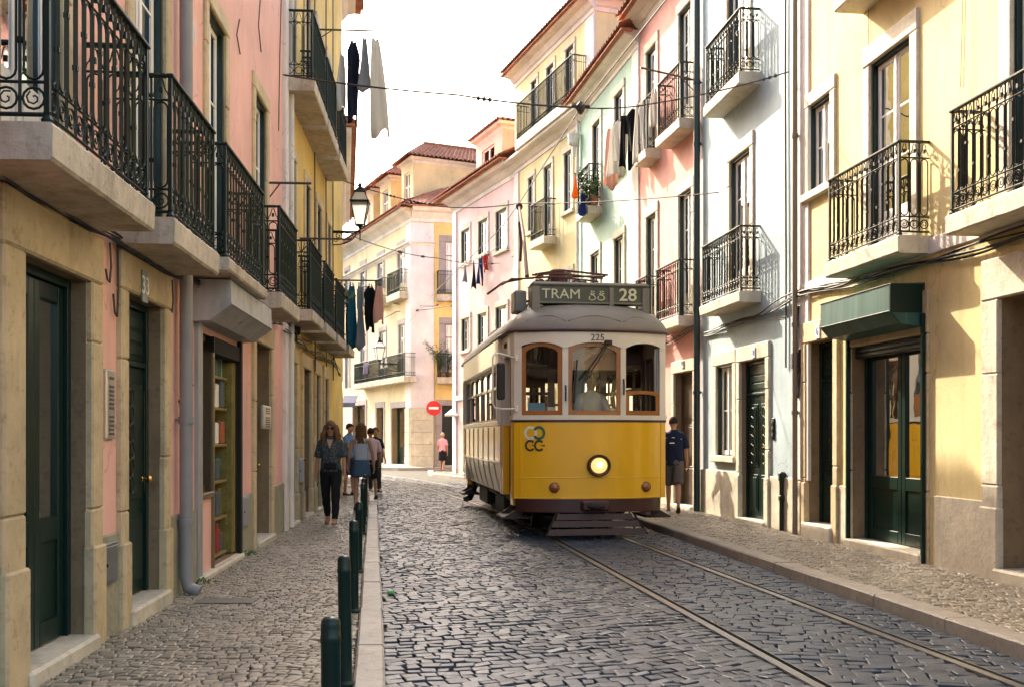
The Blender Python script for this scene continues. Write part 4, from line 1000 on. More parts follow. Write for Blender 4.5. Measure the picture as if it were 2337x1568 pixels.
b = MB(); s_ = RB.at(1766)[0]; c0 = RB.W((s_, .0, 1.5)); t = thing('intercom', 'dark three lobed bell panel beside the green door of the blue house', 'intercom', c0, math.atan2(RB.u.y, RB.u.x) + math.pi)
for k in range(3): b.lathe([(.0, 0), (.05, 0), (.05, .03), (0.001, .04)], (0, 0, 0), 10); 
n_ = len(b.v) // 3; b.v = [(p[0], -p[2], .06 + .1 * (i // n_) + p[1]) for i, p in enumerate(b.v)]; b.box(-.055, .055, -.02, .0, 0, .34, 0, .01); b.build('panel', M_IRON2, t)
# cable bundles clipped along the walls
def cables(F, pts, n, label, spread=.05, r=.011, o0=.05):
    b = MB(); P = [F.at(x, y, o0) for x, y in pts]; 
    for k in range(n):
        path = []; ph = random.uniform(0, 9); oz = random.uniform(-spread, spread); m = 60
        S = [p[0] for p in P]; Zs = [p[1] for p in P]; order = np.argsort(S); S2, Z2 = np.array(S)[order], np.array(Zs)[order]
        for i in range(m + 1):
            s_ = S2[0] + (S2[-1] - S2[0]) * i / m; z_ = float(np.interp(s_, S2, Z2))
            path.append(F.W((s_, o0 + .02 * math.sin(s_ * 2.3 + ph) + .012, z_ + oz + .05 * math.sin(s_ * 1.6 + ph) * math.sin(s_ * .7 + k) - .02)))
        b.tube(path, r * random.uniform(.6, 1.3), 4)
    return tag(b.build('cable_bundle', M_CABLE), label, 'cables')
cables(LP, [(-200, 240), (0, 375), (190, 500), (372, 606), (640, 735)], 6, 'sagging black cable bundle under the balconies of the salmon house', .05)
cables(LY, [(648, 740), (700, 790), (760, 815), (775, 850)], 5, 'tangle of black cables above the doors of the ochre house', .12)
cables(RY, [(2700, 440), (2337, 530), (2122, 595), (1885, 655), (1822, 668)], 5, 'black cables draped along the ledge of the big yellow house', .035)
cables(RB, [(1818, 672), (1740, 715), (1605, 760)], 6, 'knotted black cables across the blue house above its door', .04)
cables(RP, [(1598, 740), (1500, 790)], 4, 'black cables on the rose house above the tram roof', .04)
for F, x, y, l, lb in ((RY, 1826, 700, 1.6, 'loop of black cable with a clip box hanging by the brown downpipe'), (LY, 668, 700, .7, 'loose cable loop hanging at the edge of the ochre house')):
    b = MB(); s_, z_ = F.at(x, y); 
    for k in range(3):
        q = random.uniform(-.08, .08); b.tube([F.W((s_ + q, .04, z_)), F.W((s_ + q + .1, .06, z_ - l * .4)), F.W((s_ + q + .06, .08, z_ - l * .8)), F.W((s_ + q - .03, .06, z_ - l * .85)), F.W((s_ + q - .08, .04, z_ - l * .4))], .012, 5)
    c_ = F.W((s_, .08, z_ - l * .5)); b.box(c_.x - .05, c_.x + .05, c_.y - .05, c_.y + .05, c_.z - .12, c_.z + .12, 0, .01)
    tag(b.build('cable_loop', M_CABLE), lb, 'cables')

# ---------------------------------------------------------------- overhead wires
M_WIRE = plain('overhead wire', (.05, .04, .035), .5, .5)
def wire(pts, label, r=.011, sag=.0, ins=(), n=26):
    b = MB(); P = [Vector(p) for p in pts]; path = []
    for i in range(len(P) - 1):
        m = n // (len(P) - 1) + 1
        for k in range(m + (i == len(P) - 2)):
            t = k / m; q = P[i].lerp(P[i + 1], t); q.z -= sag * 4 * t * (1 - t); path.append(q)
    b.tube(path, r, 5)
    for f in ins:
        q = path[int(f * (len(path) - 1))]; q2 = path[min(len(path) - 1, int(f * (len(path) - 1)) + 1)]; dv = (q2 - q).normalized()
        for k in (-.09, .0, .09): c = q + dv * k; b.tube([c - dv * .03, c, c + dv * .03], [r, r * 3, r], 6)
    return tag(b.build('overhead_wire', M_WIRE), label, 'wire')
J1 = px(1325, 247, 15.5); J2 = px(1185, 465, 21.9)
wire([px(645, 172, 15.7), px(1045, 218, 15.6), J1], 'span wire from the salmon house to the hanging wire clamp', .015, .03, (.63,))
wire([J1, px(1500, 236, 15.6), px(1800, 165, 15.35)], 'span wire from the hanging wire clamp to the blue house', .011, .04, (.94,))
wire([px(1900, -620, 7.0), px(1520, 0, 11.65), J1, J2, px(1145, 520, 24.4), px(1000, 660, 34), px(930, 740, 44)], 'thick trolley wire running above the tram track', .011, .0)
wire([px(760, 405, 23), px(1000, 472, 22.3), J2, px(1640, 440, 18.5)], 'span wire from behind the lantern to the blue house', .011, .06, (.2, .27))
wire([px(800, 538, 23.4), px(1000, 590, 30), px(1150, 600, 36.2)], 'span wire from the lantern bracket to the far pink house', .012, .1, (.25, .4, .9))
wire([px(845, 738, 52), px(905, 712, 50), px(1020, 700, 45), px(1062, 690, 39.2)], 'low wire crossing in front of the corner pilaster', .018, .05, (.5, .8))
wire([px(875, 690, 51), px(990, 700, 47), px(1060, 660, 39.3)], 'upper wire crossing in front of the corner pilaster', .016, .05, (.6,))
wire([px(1590, 185, 19.8), px(1515, 178, 20.2)], 'short wire beside the clothes rod of the rose house', .01)
b = MB(); q = J1; b.lathe([(.02, .1), (.06, .05), (.075, 0), (.05, -.06), (.02, -.1)], q, 10); b.tube([q + Vector((-.14, 0, .02)), q + Vector((.14, 0, .02))], .025, 6); tag(b.build('wire_clamp', M_CABLE, None, True), 'black wire clamp hanging over the street where the wires meet', 'clamp')

# ---------------------------------------------------------------- street lanterns
def lantern(base, dirv, reach, scale, label, glassm, lantern_side=1):
    t = thing('street_lantern', label, 'street lamp', base, math.atan2(dirv[1], dirv[0]))
    b = MB(); k = scale
    b.box(-.02, .02, -.05 * k, .05 * k, -.32 * k, .12 * k, 0, .01)                 # wall plate
    b.tube([(0, 0, 0), (reach, 0, 0)], .022 * k, 6); b.tube([(0, 0, -.03 * k), (reach * .9, 0, -.035 * k)], .012 * k, 5)
    b.tube([(.01 + reach * .85 * math.sin(q / 10 * 1.57), 0, -.3 * k + .28 * k * (1 - math.cos(q / 10 * 1.57))) for q in range(11)], .014 * k, 5)
    for cx, cz, r0 in ((.16, -.1, .085), (.36, -.1, .07), (.1, -.2, .06), (.5, -.075, .045)):
        b.tube([(reach * cx * 1.4 + r0 * k * (1 - q * .075) * math.cos(q * .72), 0, cz * k + r0 * k * (1 - q * .075) * math.sin(q * .72)) for q in range(12)], .009 * k, 4)
    b.tube([(reach, 0, -.2 * k), (reach, 0, .06 * k)], .014 * k, 6)
    b.build('bracket', M_IRON, t, True)
    b = MB(); z0 = .14 * k; cx = reach
    def ring(h, w): return [(cx - w, -w, z0 + h), (cx + w, -w, z0 + h), (cx + w, w, z0 + h), (cx - w, w, z0 + h)]
    w0, w1, w2 = .095 * k, .185 * k, .13 * k
    b.lathe([(.02 * k, -.08 * k), (.05 * k, -.05 * k), (.03 * k, -.02 * k), (.07 * k, 0)], (cx, 0, z0), 10)
    for h, w in ((0, w0), (.5, w1)):
        r_ = ring(h * k, w)
        for i in range(4): b.tube([r_[i], r_[(i + 1) % 4]], .016 * k, 4)
    lo, hi = ring(0, w0), ring(.5 * k, w1)
    for i in range(4): b.tube([lo[i], hi[i]], .012 * k, 4)
    b.loft([ring(.5 * k, w1 * 1.14), ring(.53 * k, w1 * 1.14)]); 
    up = ring(.53 * k, w1), ring(.72 * k, w2 * .85)
    for i in range(4): b.tube([up[0][i], up[1][i]], .012 * k, 4)
    b.loft([ring(.72 * k, w2 * 1.0), ring(.745 * k, w2 * 1.0), ring(.80 * k, w2 * .6)])
    b.lathe([(.06 * k, .79 * k), (.075 * k, .83 * k), (.04 * k, .85 * k), (.04 * k, .88 * k), (.055 * k, .9 * k), (.02 * k, .94 * k), (.001, .97 * k)], (cx, 0, z0), 10)
    b.build('frame', M_IRON, t)
    b = MB(); b.loft([ring(.01 * k, w0 * .95), ring(.495 * k, w1 * .96)], 0, False); b.loft([ring(.535 * k, w1 * .95), ring(.715 * k, w2 * .83)], 0, False); b.build('pane', glassm, t)
    return t
mf, nt, bb = newmat('frosted lamp glass'); bb.inputs['Base Color'].default_value = (.75, .72, .62, 1); bb.inputs['Roughness'].default_value = .4; bb.inputs['Transmission Weight'].default_value = .65
d_ = 22.8; wx = -2.49 - .069 * d_
lantern((wx, d_, 6.17), (1, .069), .62, 1.02, 'black iron street lantern on a scroll bracket at the end of the left row', mf)
p_ = CL.W((CL.at(922)[0], .3, 5.25)); q_ = CL.n
lantern((p_.x, p_.y, 5.05), (q_.x, q_.y), .95, 1.15, 'distant white glazed lantern above the corner house balcony', plain('white lamp glass', (.8, .8, .78), .3))

# ---------------------------------------------------------------- no entry sign
p_ = px(990, HY, 45.6); t = thing('road_sign', 'round red no entry sign on a slim pole by the corner house', 'road sign', (p_.x, 45.6, .1))
b = MB(); b.tube([(0, 0, 0), (0, 0, 3.05)], .035, 8); b.build('pole', M_PIPE, t, True)
b = MB(); b.lathe([(0.001, 0), (.335, 0), (.335, .02), (0.001, .02)], (0, -.04, 2.72), 28, 0, 'y'); b.build('disc', plain('sign red', (.55, .02, .02), .4), t)
b = MB(); b.box(-.22, .22, -.066, -.0605, 2.665, 2.775); b.build('bar', plain('sign white', (.8, .8, .8), .4), t)
# shop sign, awning and flag glimpsed past the left row
b = MB(); b.loft([[(0, 0, 0), (.7, 0, 0), (.7, 0, .06), (0, 0, .06)], [(0, -.9, -.4), (.7, -.9, -.4), (.7, -.9, -.34), (0, -.9, -.34)]]); b.box(0, .7, -.92, -.89, -.58, -.37)
p_ = px(786, 905, 53); o = b.build('awning', fabric('white blue awning', (.10, .11, .17))); o.location = (p_.x, p_.y, p_.z); tag(o, 'small blue grey awning over a shop at the far end of the left row', 'awning')
p_ = px(1047, 940, 41.0); b = MB(); b.loft([[(-.5, .3, .35), (.75, -.15, .35), (.75, -.15, .42), (-.5, .3, .42)], [(-.85, -.55, .0), (.45, -1.0, .0), (.45, -1.0, .07), (-.85, -.55, .07)]]); o = b.build('awning', M_WHITE); o.location = (p_.x + .35, p_.y - .6, p_.z - .2); tag(o, 'small white awning at the foot of the far pink house', 'awning')
# ---------------------------------------------------------------- the tram
TR = thing('tram', 'yellow and white vintage tram number 28 with its headlight lit', 'tram', (1.255, 15.25, 0), R(8.3))
TR.scale = (1.083, 1, 1)
bpy.context.view_layer.update()
m, nt, bb = newmat('tram yellow enamel')
c = mix(nt, ramp(nt, noise(nt, 1.2, 5, coords(nt, (2, 2, .5))), [(.35, G3(0)), (.7, G3(1))]), (.85, .44, .005), (.89, .49, .01))
c = mix(nt, ramp(nt, noise(nt, 9, 7, None, .7), [(.62, G3(0)), (.75, G3(.35))]), c, (.4, .2, .02))
nt.links.new(c, bb.inputs['Base Color']); bb.inputs['Roughness'].default_value = .28; bb.inputs['Coat Weight'].default_value = .5; bb.inputs['Coat Roughness'].default_value = .08
bump(nt, bb, noise(nt, 3, 3), .06, .02); T_YEL = m
T_WHT = plain('tram cream enamel', (.76, .69, .57), .35, 0, .08, 3, .2)
T_GRY = plain('tram skirt cream', (.66, .53, .30), .4, 0, .2, 2.5, .2)  # lower side panels and beads, paler than the yellow above
T_MAR = plain('tram maroon paint', (.055, .014, .012), .4, 0, .25, 6, .1)
T_WOOD = plain('varnished wood', (.34, .125, .025), .35, 0, .3, 7, .3)
T_DKWD = plain('dark varnished wood', (.10, .04, .015), .4, 0, .3, 7, .2)
T_ROOF = plain('tram roof canvas', (.2, .18, .15), .55, 0, .25, 2.2, 0, .2)
T_BLK = plain('underframe black', (.018, .016, .015), .7, 0, .3, 9)
T_SIGN = plain('sign panel olive', (.045, .052, .03), .35, 0, .2, 9)
T_SIGNG = plain('sign box grey', (.16, .15, .12), .45, .2, .2, 4)
T_BRN = plain('fender brown', (.045, .024, .018), .6, 0, .3, 8)
LEN = 8.3
def fy(x): return .30 * (abs(x) / 1.1) ** 2.3
FXS = [-1.1, -1.0, -.85, -.7, -.55, -.42, -.28, -.14, 0, .14, .28, .42, .55, .7, .85, 1.0, 1.1]
front = [(x, fy(x)) for x in FXS]
def strip(b, pts, z0, z1, m=0, close=False):
    k = len(b.v); n = len(pts); b.v += [(x, y, z0) for x, y in pts] + [(x, y, z1) for x, y in pts]
    for i in range(n - 1): b.f.append([k + i, k + i + 1, k + n + i + 1, k + n + i]); b.m.append(m)
def mirror(pts): return [(x, LEN - y) for x, y in reversed(pts)]
def off(pts, d):                      # push an outline outwards
    return [(x + d * (x / 1.15), y - d * (1 - abs(x) / 1.6)) if y < LEN / 2 else (x + d * (x / 1.15), y + d * (1 - abs(x) / 1.6)) for x, y in pts]
XB = 1.17
corner = [(-1.1, .30), (-1.12, .36), (-1.12, .48)]
for rear in (False, True):
    fl = (lambda p: [(x, LEN - y) for x, y in p]) if rear else (lambda p: p)
    b = MB(); strip(b, fl(front), .60, 1.77); strip(b, fl([(-1.12, .48), (-1.12, .36), (-1.1, .30)]), .60, 1.77); strip(b, fl([(1.1, .30), (1.12, .36), (1.12, .48)]), .60, 1.77)
    o = b.build('front_apron', T_YEL, TR, True)
    b = MB(); b.tube([(x, y, .925) for x, y in off(fl(front), .002)], .006, 4); b.tube([(x, y, .615) for x, y in off(fl(front), .002)], .008, 4)
    for x in (-1.02, 1.02): b.tube([(*fl([(x, fy(x) - .003)])[0], z) for z in (.62, 1.2, 1.76)], .007, 4)
    b.build('panel_seam', T_YEL, o)
    b = MB(); q = fl([(-1.12, .48)] + front + [(1.12, .48)])
    for z0, z1, e, mm in ((1.765, 1.80, .012, 1), (1.80, 1.87, .022, 0)):
        strip(b, off(q, e), z0, z1, mm); k = off(q, e); i_ = off(q, -.06); n = len(q)
        for zz in (z0, z1): b.add([(x, y, zz) for x, y in k] + [(x, y, zz) for x, y in i_], [(i, i + 1, n + i + 1, n + i) for i in range(n - 1)], mm)
    b.build('belt_rail', [T_WHT, T_MAR], TR)
    # posts and arched header
    b = MB(); ypost = lambda x: fy(x)
    for x0, x1 in ((-1.1, -1.0), (-.455, -.375), (.375, .455), (1.0, 1.1)):
        b = MB()
        b.loft([fl([(x0, fy(x0)), (x1, fy(x1)), (x1, fy(x1) + .07), (x0, fy(x0) + .07)]) and [(x, y, z) for x, y in fl([(x0, fy(x0)), (x1, fy(x1)), (x1, fy(x1) + .07), (x0, fy(x0) + .07)])] for z in (1.86, 3.0)]); b.build('window_post', T_WHT, TR)
    for sx in (-1, 1):
        b = MB()
        b.loft([[(x, y, z) for x, y in fl([(sx * 1.1, .30), (sx * 1.12, .36), (sx * 1.12, .48), (sx * 1.05, .48), (sx * 1.03, .36)])] for z in (1.86, 3.1)]); b.build('window_post', T_WHT, TR)
    # header with three arches cut out of its lower edge
    H = MB(); vs = []
    for (xa, xb) in ((-1.1, -.42), (-.42, .42), (.42, 1.1)):
        for i in range(10):
            t0, t1 = i / 10, (i + 1) / 10; x0, x1 = xa + (xb - xa) * t0, xa + (xb - xa) * t1
            arch = lambda t: 2.875 + .095 * math.sin(math.pi * min(1, max(0, (t - .06) / .88))) ** .6
            p0, p1 = fl([(x0, fy(x0) - .012)])[0], fl([(x1, fy(x1) - .012)])[0]
            H.quad((*p0, arch(t0)), (*p1, arch(t1)), (*p1, 3.13), (*p0, 3.13))
            r0, r1 = fl([(x0, fy(x0) + .05)])[0], fl([(x1, fy(x1) + .05)])[0]
            H.quad((*r0, arch(t0)), (*r1, arch(t1)), (*p1, arch(t1)), (*p0, arch(t0)))
    H.add([(*fl([(1.1 * s_, .29)])[0], 2.88) for s_ in (1,)] + [(*fl([(1.13, .5)])[0], 2.88), (*fl([(1.13, .5)])[0], 3.13), (*fl([(1.1, .29)])[0], 3.13)], [(0, 1, 2, 3)])
    H.add([(*fl([(-1.1, .29)])[0], 2.88), (*fl([(-1.13, .5)])[0], 2.88), (*fl([(-1.13, .5)])[0], 3.13), (*fl([(-1.1, .29)])[0], 3.13)], [(0, 1, 2, 3)])
    H.build('header_panel', T_WHT, TR)
    # three windows: wooden sashes with arched heads
    for xa, xb, full in ((-1.0, -.455, True), (-.375, .375, True), (.455, 1.0, rear)):
        b = MB(); fw = .058; g = MB()
        P = lambda t, z, dy=0.0: (*fl([(xa + (xb - xa) * t, fy(xa) + (fy(xb) - fy(xa)) * t + .012 + dy)])[0], z)
        w = abs(xb - xa); ft = fw / w
        top = lambda t: 2.875 + .095 * math.sin(math.pi * min(1, max(0, t))) ** .6
        zb_, zt_ = (1.87, None) if full else (1.87, 2.22)
        n = 14; outer = [(i / n, (top(i / n) if zt_ is None else zt_ + .03 * math.sin(math.pi * i / n) ** .5)) for i in range(n + 1)]
        inner = [(ft + (1 - 2 * ft) * i / n, outer[i][1] - fw * (1.0 if zt_ is None else .9)) for i in range(n + 1)]
        O = [(0, zb_)] + outer + [(1, zb_)]; I = [(ft, zb_ + fw * 1.25)] + inner + [(1 - ft, zb_ + fw * 1.25)]
        for i in range(len(O)):
            j = (i + 1) % len(O)
            b.quad(P(*O[i]), P(*O[j]), P(*I[j]), P(*I[i])); b.quad(P(*I[i]), P(*I[j]), P(*I[j], .03), P(*I[i], .03)); b.quad(P(*O[i]), P(*O[j]), P(*O[j], .03), P(*O[i], .03)); b.quad(P(*O[i], .03), P(*O[j], .03), P(*I[j], .03), P(*I[i], .03))
        o = b.build('front_window', T_WOOD, TR)
        g.add([P(t, z, .018) for t, z in I], [tuple(range(len(I)))]); g.build('pane', T_TGLASS if False else M_TGLASS, o)
        if not full:
            b = MB()
            for t in (.86, .93): q0, q1 = P(t, 2.2, .02), P(t + .05, 3.0, .05); b.box(min(q0[0], q1[0]), max(q0[0], q1[0]), min(q0[1], q1[1]), max(q0[1], q1[1]), 2.2, 2.9, 0)
            b.build('runner', M_PIPE, o)
    # maroon bumper band and buffer
    b = MB(); q = fl([(-1.08, .42)] + front[1:-1] + [(1.08, .42)])
    strip(b, off(q, -.02), .40, .60); k = off(q, -.02); b.add([(x, y, .6) for x, y in k] + [(x, y, .6) for x, y in off(q, -.2)], [(i, i + 1, len(k) + i + 1, len(k) + i) for i in range(len(k) - 1)])
    b.add([(x, y, .4) for x, y in k] + [(x, y, .4) for x, y in off(q, -.2)], [(i, i + 1, len(k) + i + 1, len(k) + i) for i in range(len(k) - 1)])
    sgn = -1 if not rear else 1; yb = 0 if not rear else LEN
    b.box(-.2, .2, yb + sgn * .07, yb - sgn * .1, .42, .585, 0, .03); b.build('bumper', T_MAR, TR, True)
    b = MB(); b.lathe([(.0, 0), (.03, 0), (.05, .02), (.03, .06), (0.001, .065)], (0, yb + sgn * .09, .5), 12, 0, 'y')
    b.v = [(p[0] * 2.6, p[1] if not rear else LEN + (0 - p[1]) , p[2]) for p in b.v]; b.build('coupler', T_BLK, TR, True)
    # lifeguard: three boards on hangers
    b = MB(); Y = lambda y: y if not rear else LEN - y
    for k, (z, y, hw) in enumerate(((.335, .02, .56), (.235, -.06, .63), (.12, -.15, .70))):
        b.loft([[(sx * (hw - .03), Y(y - .01), z + .045), (sx * hw, Y(y - .04), z - .045), (sx * hw, Y(y - .015), z - .05), (sx * (hw - .03), Y(y + .015), z + .04)] for sx in (-1, 1)])
    for sx in (-.5, -.17, .17, .5): b.tube([(sx, Y(.06), .42), (sx * 1.05, Y(0.02), .3), (sx * 1.12, Y(-.11), .1)], .016, 5)
    for sx in (-1, 1): b.loft([[(sx * .53, Y(.03), .40), (sx * .56, Y(.0), .40), (sx * .56, Y(.03), .40)], [(sx * .69, Y(-.15), .075), (sx * .73, Y(-.19), .075), (sx * .73, Y(-.15), .075)]])
    b.build('fender', T_BRN, TR)
# headlight and marker lamps
b = MB(); b.lathe([(.115, -.03), (.165, 0), (.168, .05), (.15, .075), (.125, .06), (.12, .04)], (.05, -.0, 1.11), 28, 0, 'y')
b.v = [(p[0], p[1] + fy(.05) - .01, p[2]) for p in b.v]; o = b.build('headlight', plain('headlight bezel', (.05, .03, .025), .3, .4), TR, True)
b = MB(); b.lathe([(.122, .035), (.10, .06), (.05, .075), (.001, .08)], (.05, fy(.05) - .01, 1.11), 24, 0, 'y'); b.build('lens', emit('lit headlight lens', (1.0, .60, .2), .24), o, True)
b = MB(); b.lathe([(.045, .08), (.03, .088), (.001, .09)], (.05, fy(.05) - .012, 1.12), 14, 0, 'y'); b.build('bulb', emit('lit bulb', (1, .85, .55), .8), o, True)
for x in (-.56, .76):
    b = MB(); b.lathe([(.07, -.02), (.072, .012), (.06, .03), (.03, .05), (.001, .055)], (x, fy(x), .775), 20, 0, 'y'); o = b.build('marker_lamp', plain('amber lamp glass', (.28, .085, .02), .12, 0, .2, 30, .6), TR, True)
    b = MB(); b.lathe([(.078, -.02), (.082, .006), (.07, .012)], (x, fy(x), .775), 20, 0, 'y'); b.build('rim', T_BRN, o, True)
# emblem: two linked rings over two broken black rings
def arc(b, cx, cz, r0, r1, a0, a1, y, n=28, sx=1.0):
    for i in range(n):
        q = [a0 + (a1 - a0) * (i + k) / n for k in (0, 1)]
        P = lambda r, a: (cx + r * math.cos(a) * sx, fy(cx + r * math.cos(a) * sx) - y, cz + r * math.sin(a)); b.quad(P(r0, q[0]), P(r1, q[0]), P(r1, q[1]), P(r0, q[1]))
b = MB(); arc(b, -.885, 1.60, .065, .105, 0, 2 * math.pi, .006, 36, .82); o = b.build('emblem', plain('emblem white', (.75, .72, .6), .4), TR)
b = MB(); arc(b, -.775, 1.60, .065, .105, R(-150), R(150), .009, 36, .82); arc(b, -.885, 1.60, .064, .106, R(-28), R(28), .010, 8, .82) if False else None; b.build('ring', plain('emblem green', (.02, .12, .07), .4), o)
b = MB()
for cx in (-.89, -.77): arc(b, cx, 1.41, .055, .088, R(40), R(320), .006, 30, .8); arc(b, cx, 1.41, .0, .035, R(-20), R(20), .006, 4, 2.2)
b.build('lettering', plain('emblem black', (.05, .035, .01), .5), o)
def front_text(txt, x, z, size, mat, name='lettering', bold=0.0):
    me = text_mesh(name, txt, size, mat, TR, Matrix.Translation((x, 0, z)) @ Matrix.Rotation(R(90), 4, 'X'), bold=bold)
    for v in me.data.vertices: v.co.y += fy(v.co.x) - .018
    return me
front_text('225', .035, 3.035, .135, T_MAR, 'fleet_number')
# saloon sides
def side(sx):
    Y0, Y1 = 1.28, LEN - 1.28; X = lambda z: sx * (XB if z > 1.12 else XB - .10 * ((1.12 - z) / .52) ** 1.4)
    b = MB(); n = 7; ys = [Y0 + (Y1 - Y0) * i / n for i in range(n + 1)]
    for z0, z1, mm in [(1.12, 1.72, 0)] + [(.60 + .104 * k, .60 + .104 * (k + 1), 1) for k in range(5)]:
        strip2 = [(X(z0), y, z0) for y in (Y0, Y1)] + [(X(z1), y, z1) for y in (Y1, Y0)]; b.add(strip2, [(0, 1, 2, 3)], mm)
    o = b.build('side_panel', [T_YEL, T_GRY], TR)
    b = MB()
    for i, y in enumerate(ys):
        b.tube([(X(z) + sx * .004, y, z) for z in (.62, .75, .9, 1.0, 1.12, 1.4, 1.7)], .008, 5)
    b.box(sx * XB - .02, sx * XB + .02, Y0, Y1, 1.10, 1.14, 0, .006); b.build('panel_bead', T_GRY, o)
    b = MB(); b.box(sx * XB - .05, sx * XB + .03, Y0, Y1, 1.72, 1.80, 0, .01); b.box(sx * XB - .04, sx * XB + .012, Y0, Y1, 2.74, 3.12, 0, .004); b.box(sx * XB - .02, sx * XB + .035, Y0 - .02, Y1 + .02, 2.72, 2.76, 0, .01)
    b.box(sx * XB - .06, sx * XB + .004, Y0, Y0 + .10, 1.80, 2.74, 0); b.box(sx * XB - .06, sx * XB + .004, Y1 - .1, Y1, 1.80, 2.74, 0)
    for ya in (Y0, Y1 - .05): b.box(sx * (XB - .16), sx * XB, ya, ya + .05, .62, 3.12, 0)      # end bulkhead edges
    b.build('side_frame', T_WHT, TR)
    a0, a1 = Y0 + .10, Y1 - .10; nw = 6
    for i in range(nw):
        ya, yb = a0 + (a1 - a0) * i / nw, a0 + (a1 - a0) * (i + 1) / nw; b = MB(); x0, x1 = sx * XB - .045 * sx, sx * XB - .005 * sx
        b.box(x0, x1, ya, ya + .045, 1.80, 2.72, 0, .006); b.box(x0, x1, yb - .045, yb, 1.80, 2.72, 0, .006)
        for k in range(8):
            t0, t1 = k / 8, (k + 1) / 8; h = lambda t: 2.60 + .07 * math.sin(math.pi * t) ** .6; u0, u1 = ya + .045 + (yb - ya - .09) * t0, ya + .045 + (yb - ya - .09) * t1
            b.quad((x1, u0, h(t0)), (x1, u1, h(t1)), (x1, u1, 2.735), (x1, u0, 2.735)); b.quad((x1, u0, h(t0)), (x1, u1, h(t1)), (x0, u1, h(t1)), (x0, u0, h(t0)))
        b.box(x0 - .01 * sx, x1 - .006 * sx, ya + .046, yb - .046, 2.33, 2.385, 1, .006); b.box(x0, x1 - .006 * sx, ya + .046, yb - .046, 1.80, 1.84, 1)
        o = b.build('side_window', [plain('weathered cream', (.42, .37, .29), .5), T_DKWD], TR)
        b = MB(); xm = (x0 + x1) / 2 - .006 * sx; b.quad((xm, ya + .045, 2.38), (xm, yb - .045, 2.38), (xm, yb - .045, 2.69), (xm, ya + .045, 2.69))
        if i % 3 != 1: b.quad((xm - .01 * sx, ya + .045, 1.84), (xm - .01 * sx, yb - .045, 1.84), (xm - .01 * sx, yb - .045, 2.34), (xm - .01 * sx, ya + .045, 2.34))
        b.build('pane', M_TGLASS, o)
    for rear in (False, True):          # folding platform doors
        Yd = (lambda y: LEN - y) if rear else (lambda y: y)
        b = MB()
        for ya, yb, xo in ((.50, .78, -.03), (.79, 1.04, -.07)):
            y0, y1 = sorted((Yd(ya), Yd(yb))); xx = sx * (1.10 + xo)
            b.box(xx - .02, xx + .02, y0, y1, .48, 1.76, 0, .006); b.box(xx - .02, xx + .02, y0, y0 + .05, 1.761, 2.72, 1); b.box(xx - .02, xx + .02, y1 - .05, y1, 1.761, 2.72, 1); b.box(xx - .02, xx + .02, y0, y1, 2.721, 2.8, 1); b.box(xx - .024, xx + .024, y0 + .002, y1 - .002, 1.77, 1.84, 2)
            b.box(xx - .026, xx + .026, y0 + .08, y1 - .08, .6, 1.68, 0, .01)
        o = b.build('door', [T_YEL, T_DKWD, T_WHT], TR)
        b = MB(); y0, y1 = sorted((Yd(.53), Yd(1.02))); b.quad((sx * 1.05, y0, 1.84), (sx * 1.05, y1, 1.84), (sx * 1.05, y1, 2.72), (sx * 1.05, y0, 2.72)); b.build('pane', M_TGLASS, o)
        b = MB(); y0, y1 = sorted((Yd(.48), Yd(1.28))); b.box(sx * 1.02, sx * 1.145, y0, y1, 2.80, 3.12, 0); b.build('door_header', T_WHT, TR)
        b = MB(); y0, y1 = sorted((Yd(.5), Yd(1.22))); b.box(sx * .85, sx * 1.24, y0, y1, .27, .31, 0, .01)
        for yy in (y0 + .03, y1 - .03): b.loft([[(sx * 1.22, yy - .015, .3), (sx * 1.24, yy - .015, .27), (sx * .95, yy - .015, .27), (sx * .93, yy - .015, .62), (sx * 1.0, yy - .015, .62), (sx * 1.04, yy - .015, .42)], [(sx * 1.22, yy + .015, .3), (sx * 1.24, yy + .015, .27), (sx * .95, yy + .015, .27), (sx * .93, yy + .015, .62), (sx * 1.0, yy + .015, .62), (sx * 1.04, yy + .015, .42)]])
        b.build('step', T_BRN, TR)
        b = MB(); y0, y1 = sorted((Yd(1.05), Yd(1.28))); b.box(sx * 1.06, sx * 1.16, y0 + .04, y1, .62, 1.72, 0, .004); b.box(sx * 1.05, sx * 1.165, y0 + .04, y1, 1.72, 2.8, 1, .004); b.build('bulkhead_side', [T_YEL, T_WHT], TR)
side(-1); side(1)
text_mesh('lettering', 'RUBIA', .11, T_BLK, TR, Matrix.Translation((-1.152, .86, 2.97)) @ Matrix.Rotation(R(-90), 4, 'Z') @ Matrix.Rotation(R(90), 4, 'X'))
# roof: rings shrinking towards the crown
out = [(-1.16, 1.2), (-1.125, .4)] + front[1:-1] + [(1.125, .4), (1.16, 1.2)]
full = out + [(x, LEN - y) for x, y in reversed(out)]
def ring(k, z, e):
    r = []
    for x, y in full:
        yc = 1.45 if y < LEN / 2 else LEN - 1.45; ky = 1 - (1 - k) * .80
        r.append(((x + math.copysign(e, x) * (abs(x) / 1.16)) * k, yc + (y - (e * .8 if y < LEN / 2 else -e * .8) - yc) * ky, z))
    return r
b = MB(); b.loft([ring(1, 3.12, .02), ring(1, 3.165, .035), ring(.99, 3.22, .03), ring(.95, 3.33, .02), ring(.88, 3.44, 0), ring(.76, 3.54, 0), ring(.56, 3.61, 0), ring(.28, 3.65, 0), ring(.04, 3.66, 0)])
o = b.build('roof', T_ROOF, TR, True)
b = MB(); g = ring(1, 3.145, .045); b.tube(g, .022, 6, 0, True); b.build('gutter', T_MAR, o, True)
b = MB()                                   # arched seams on the canvas
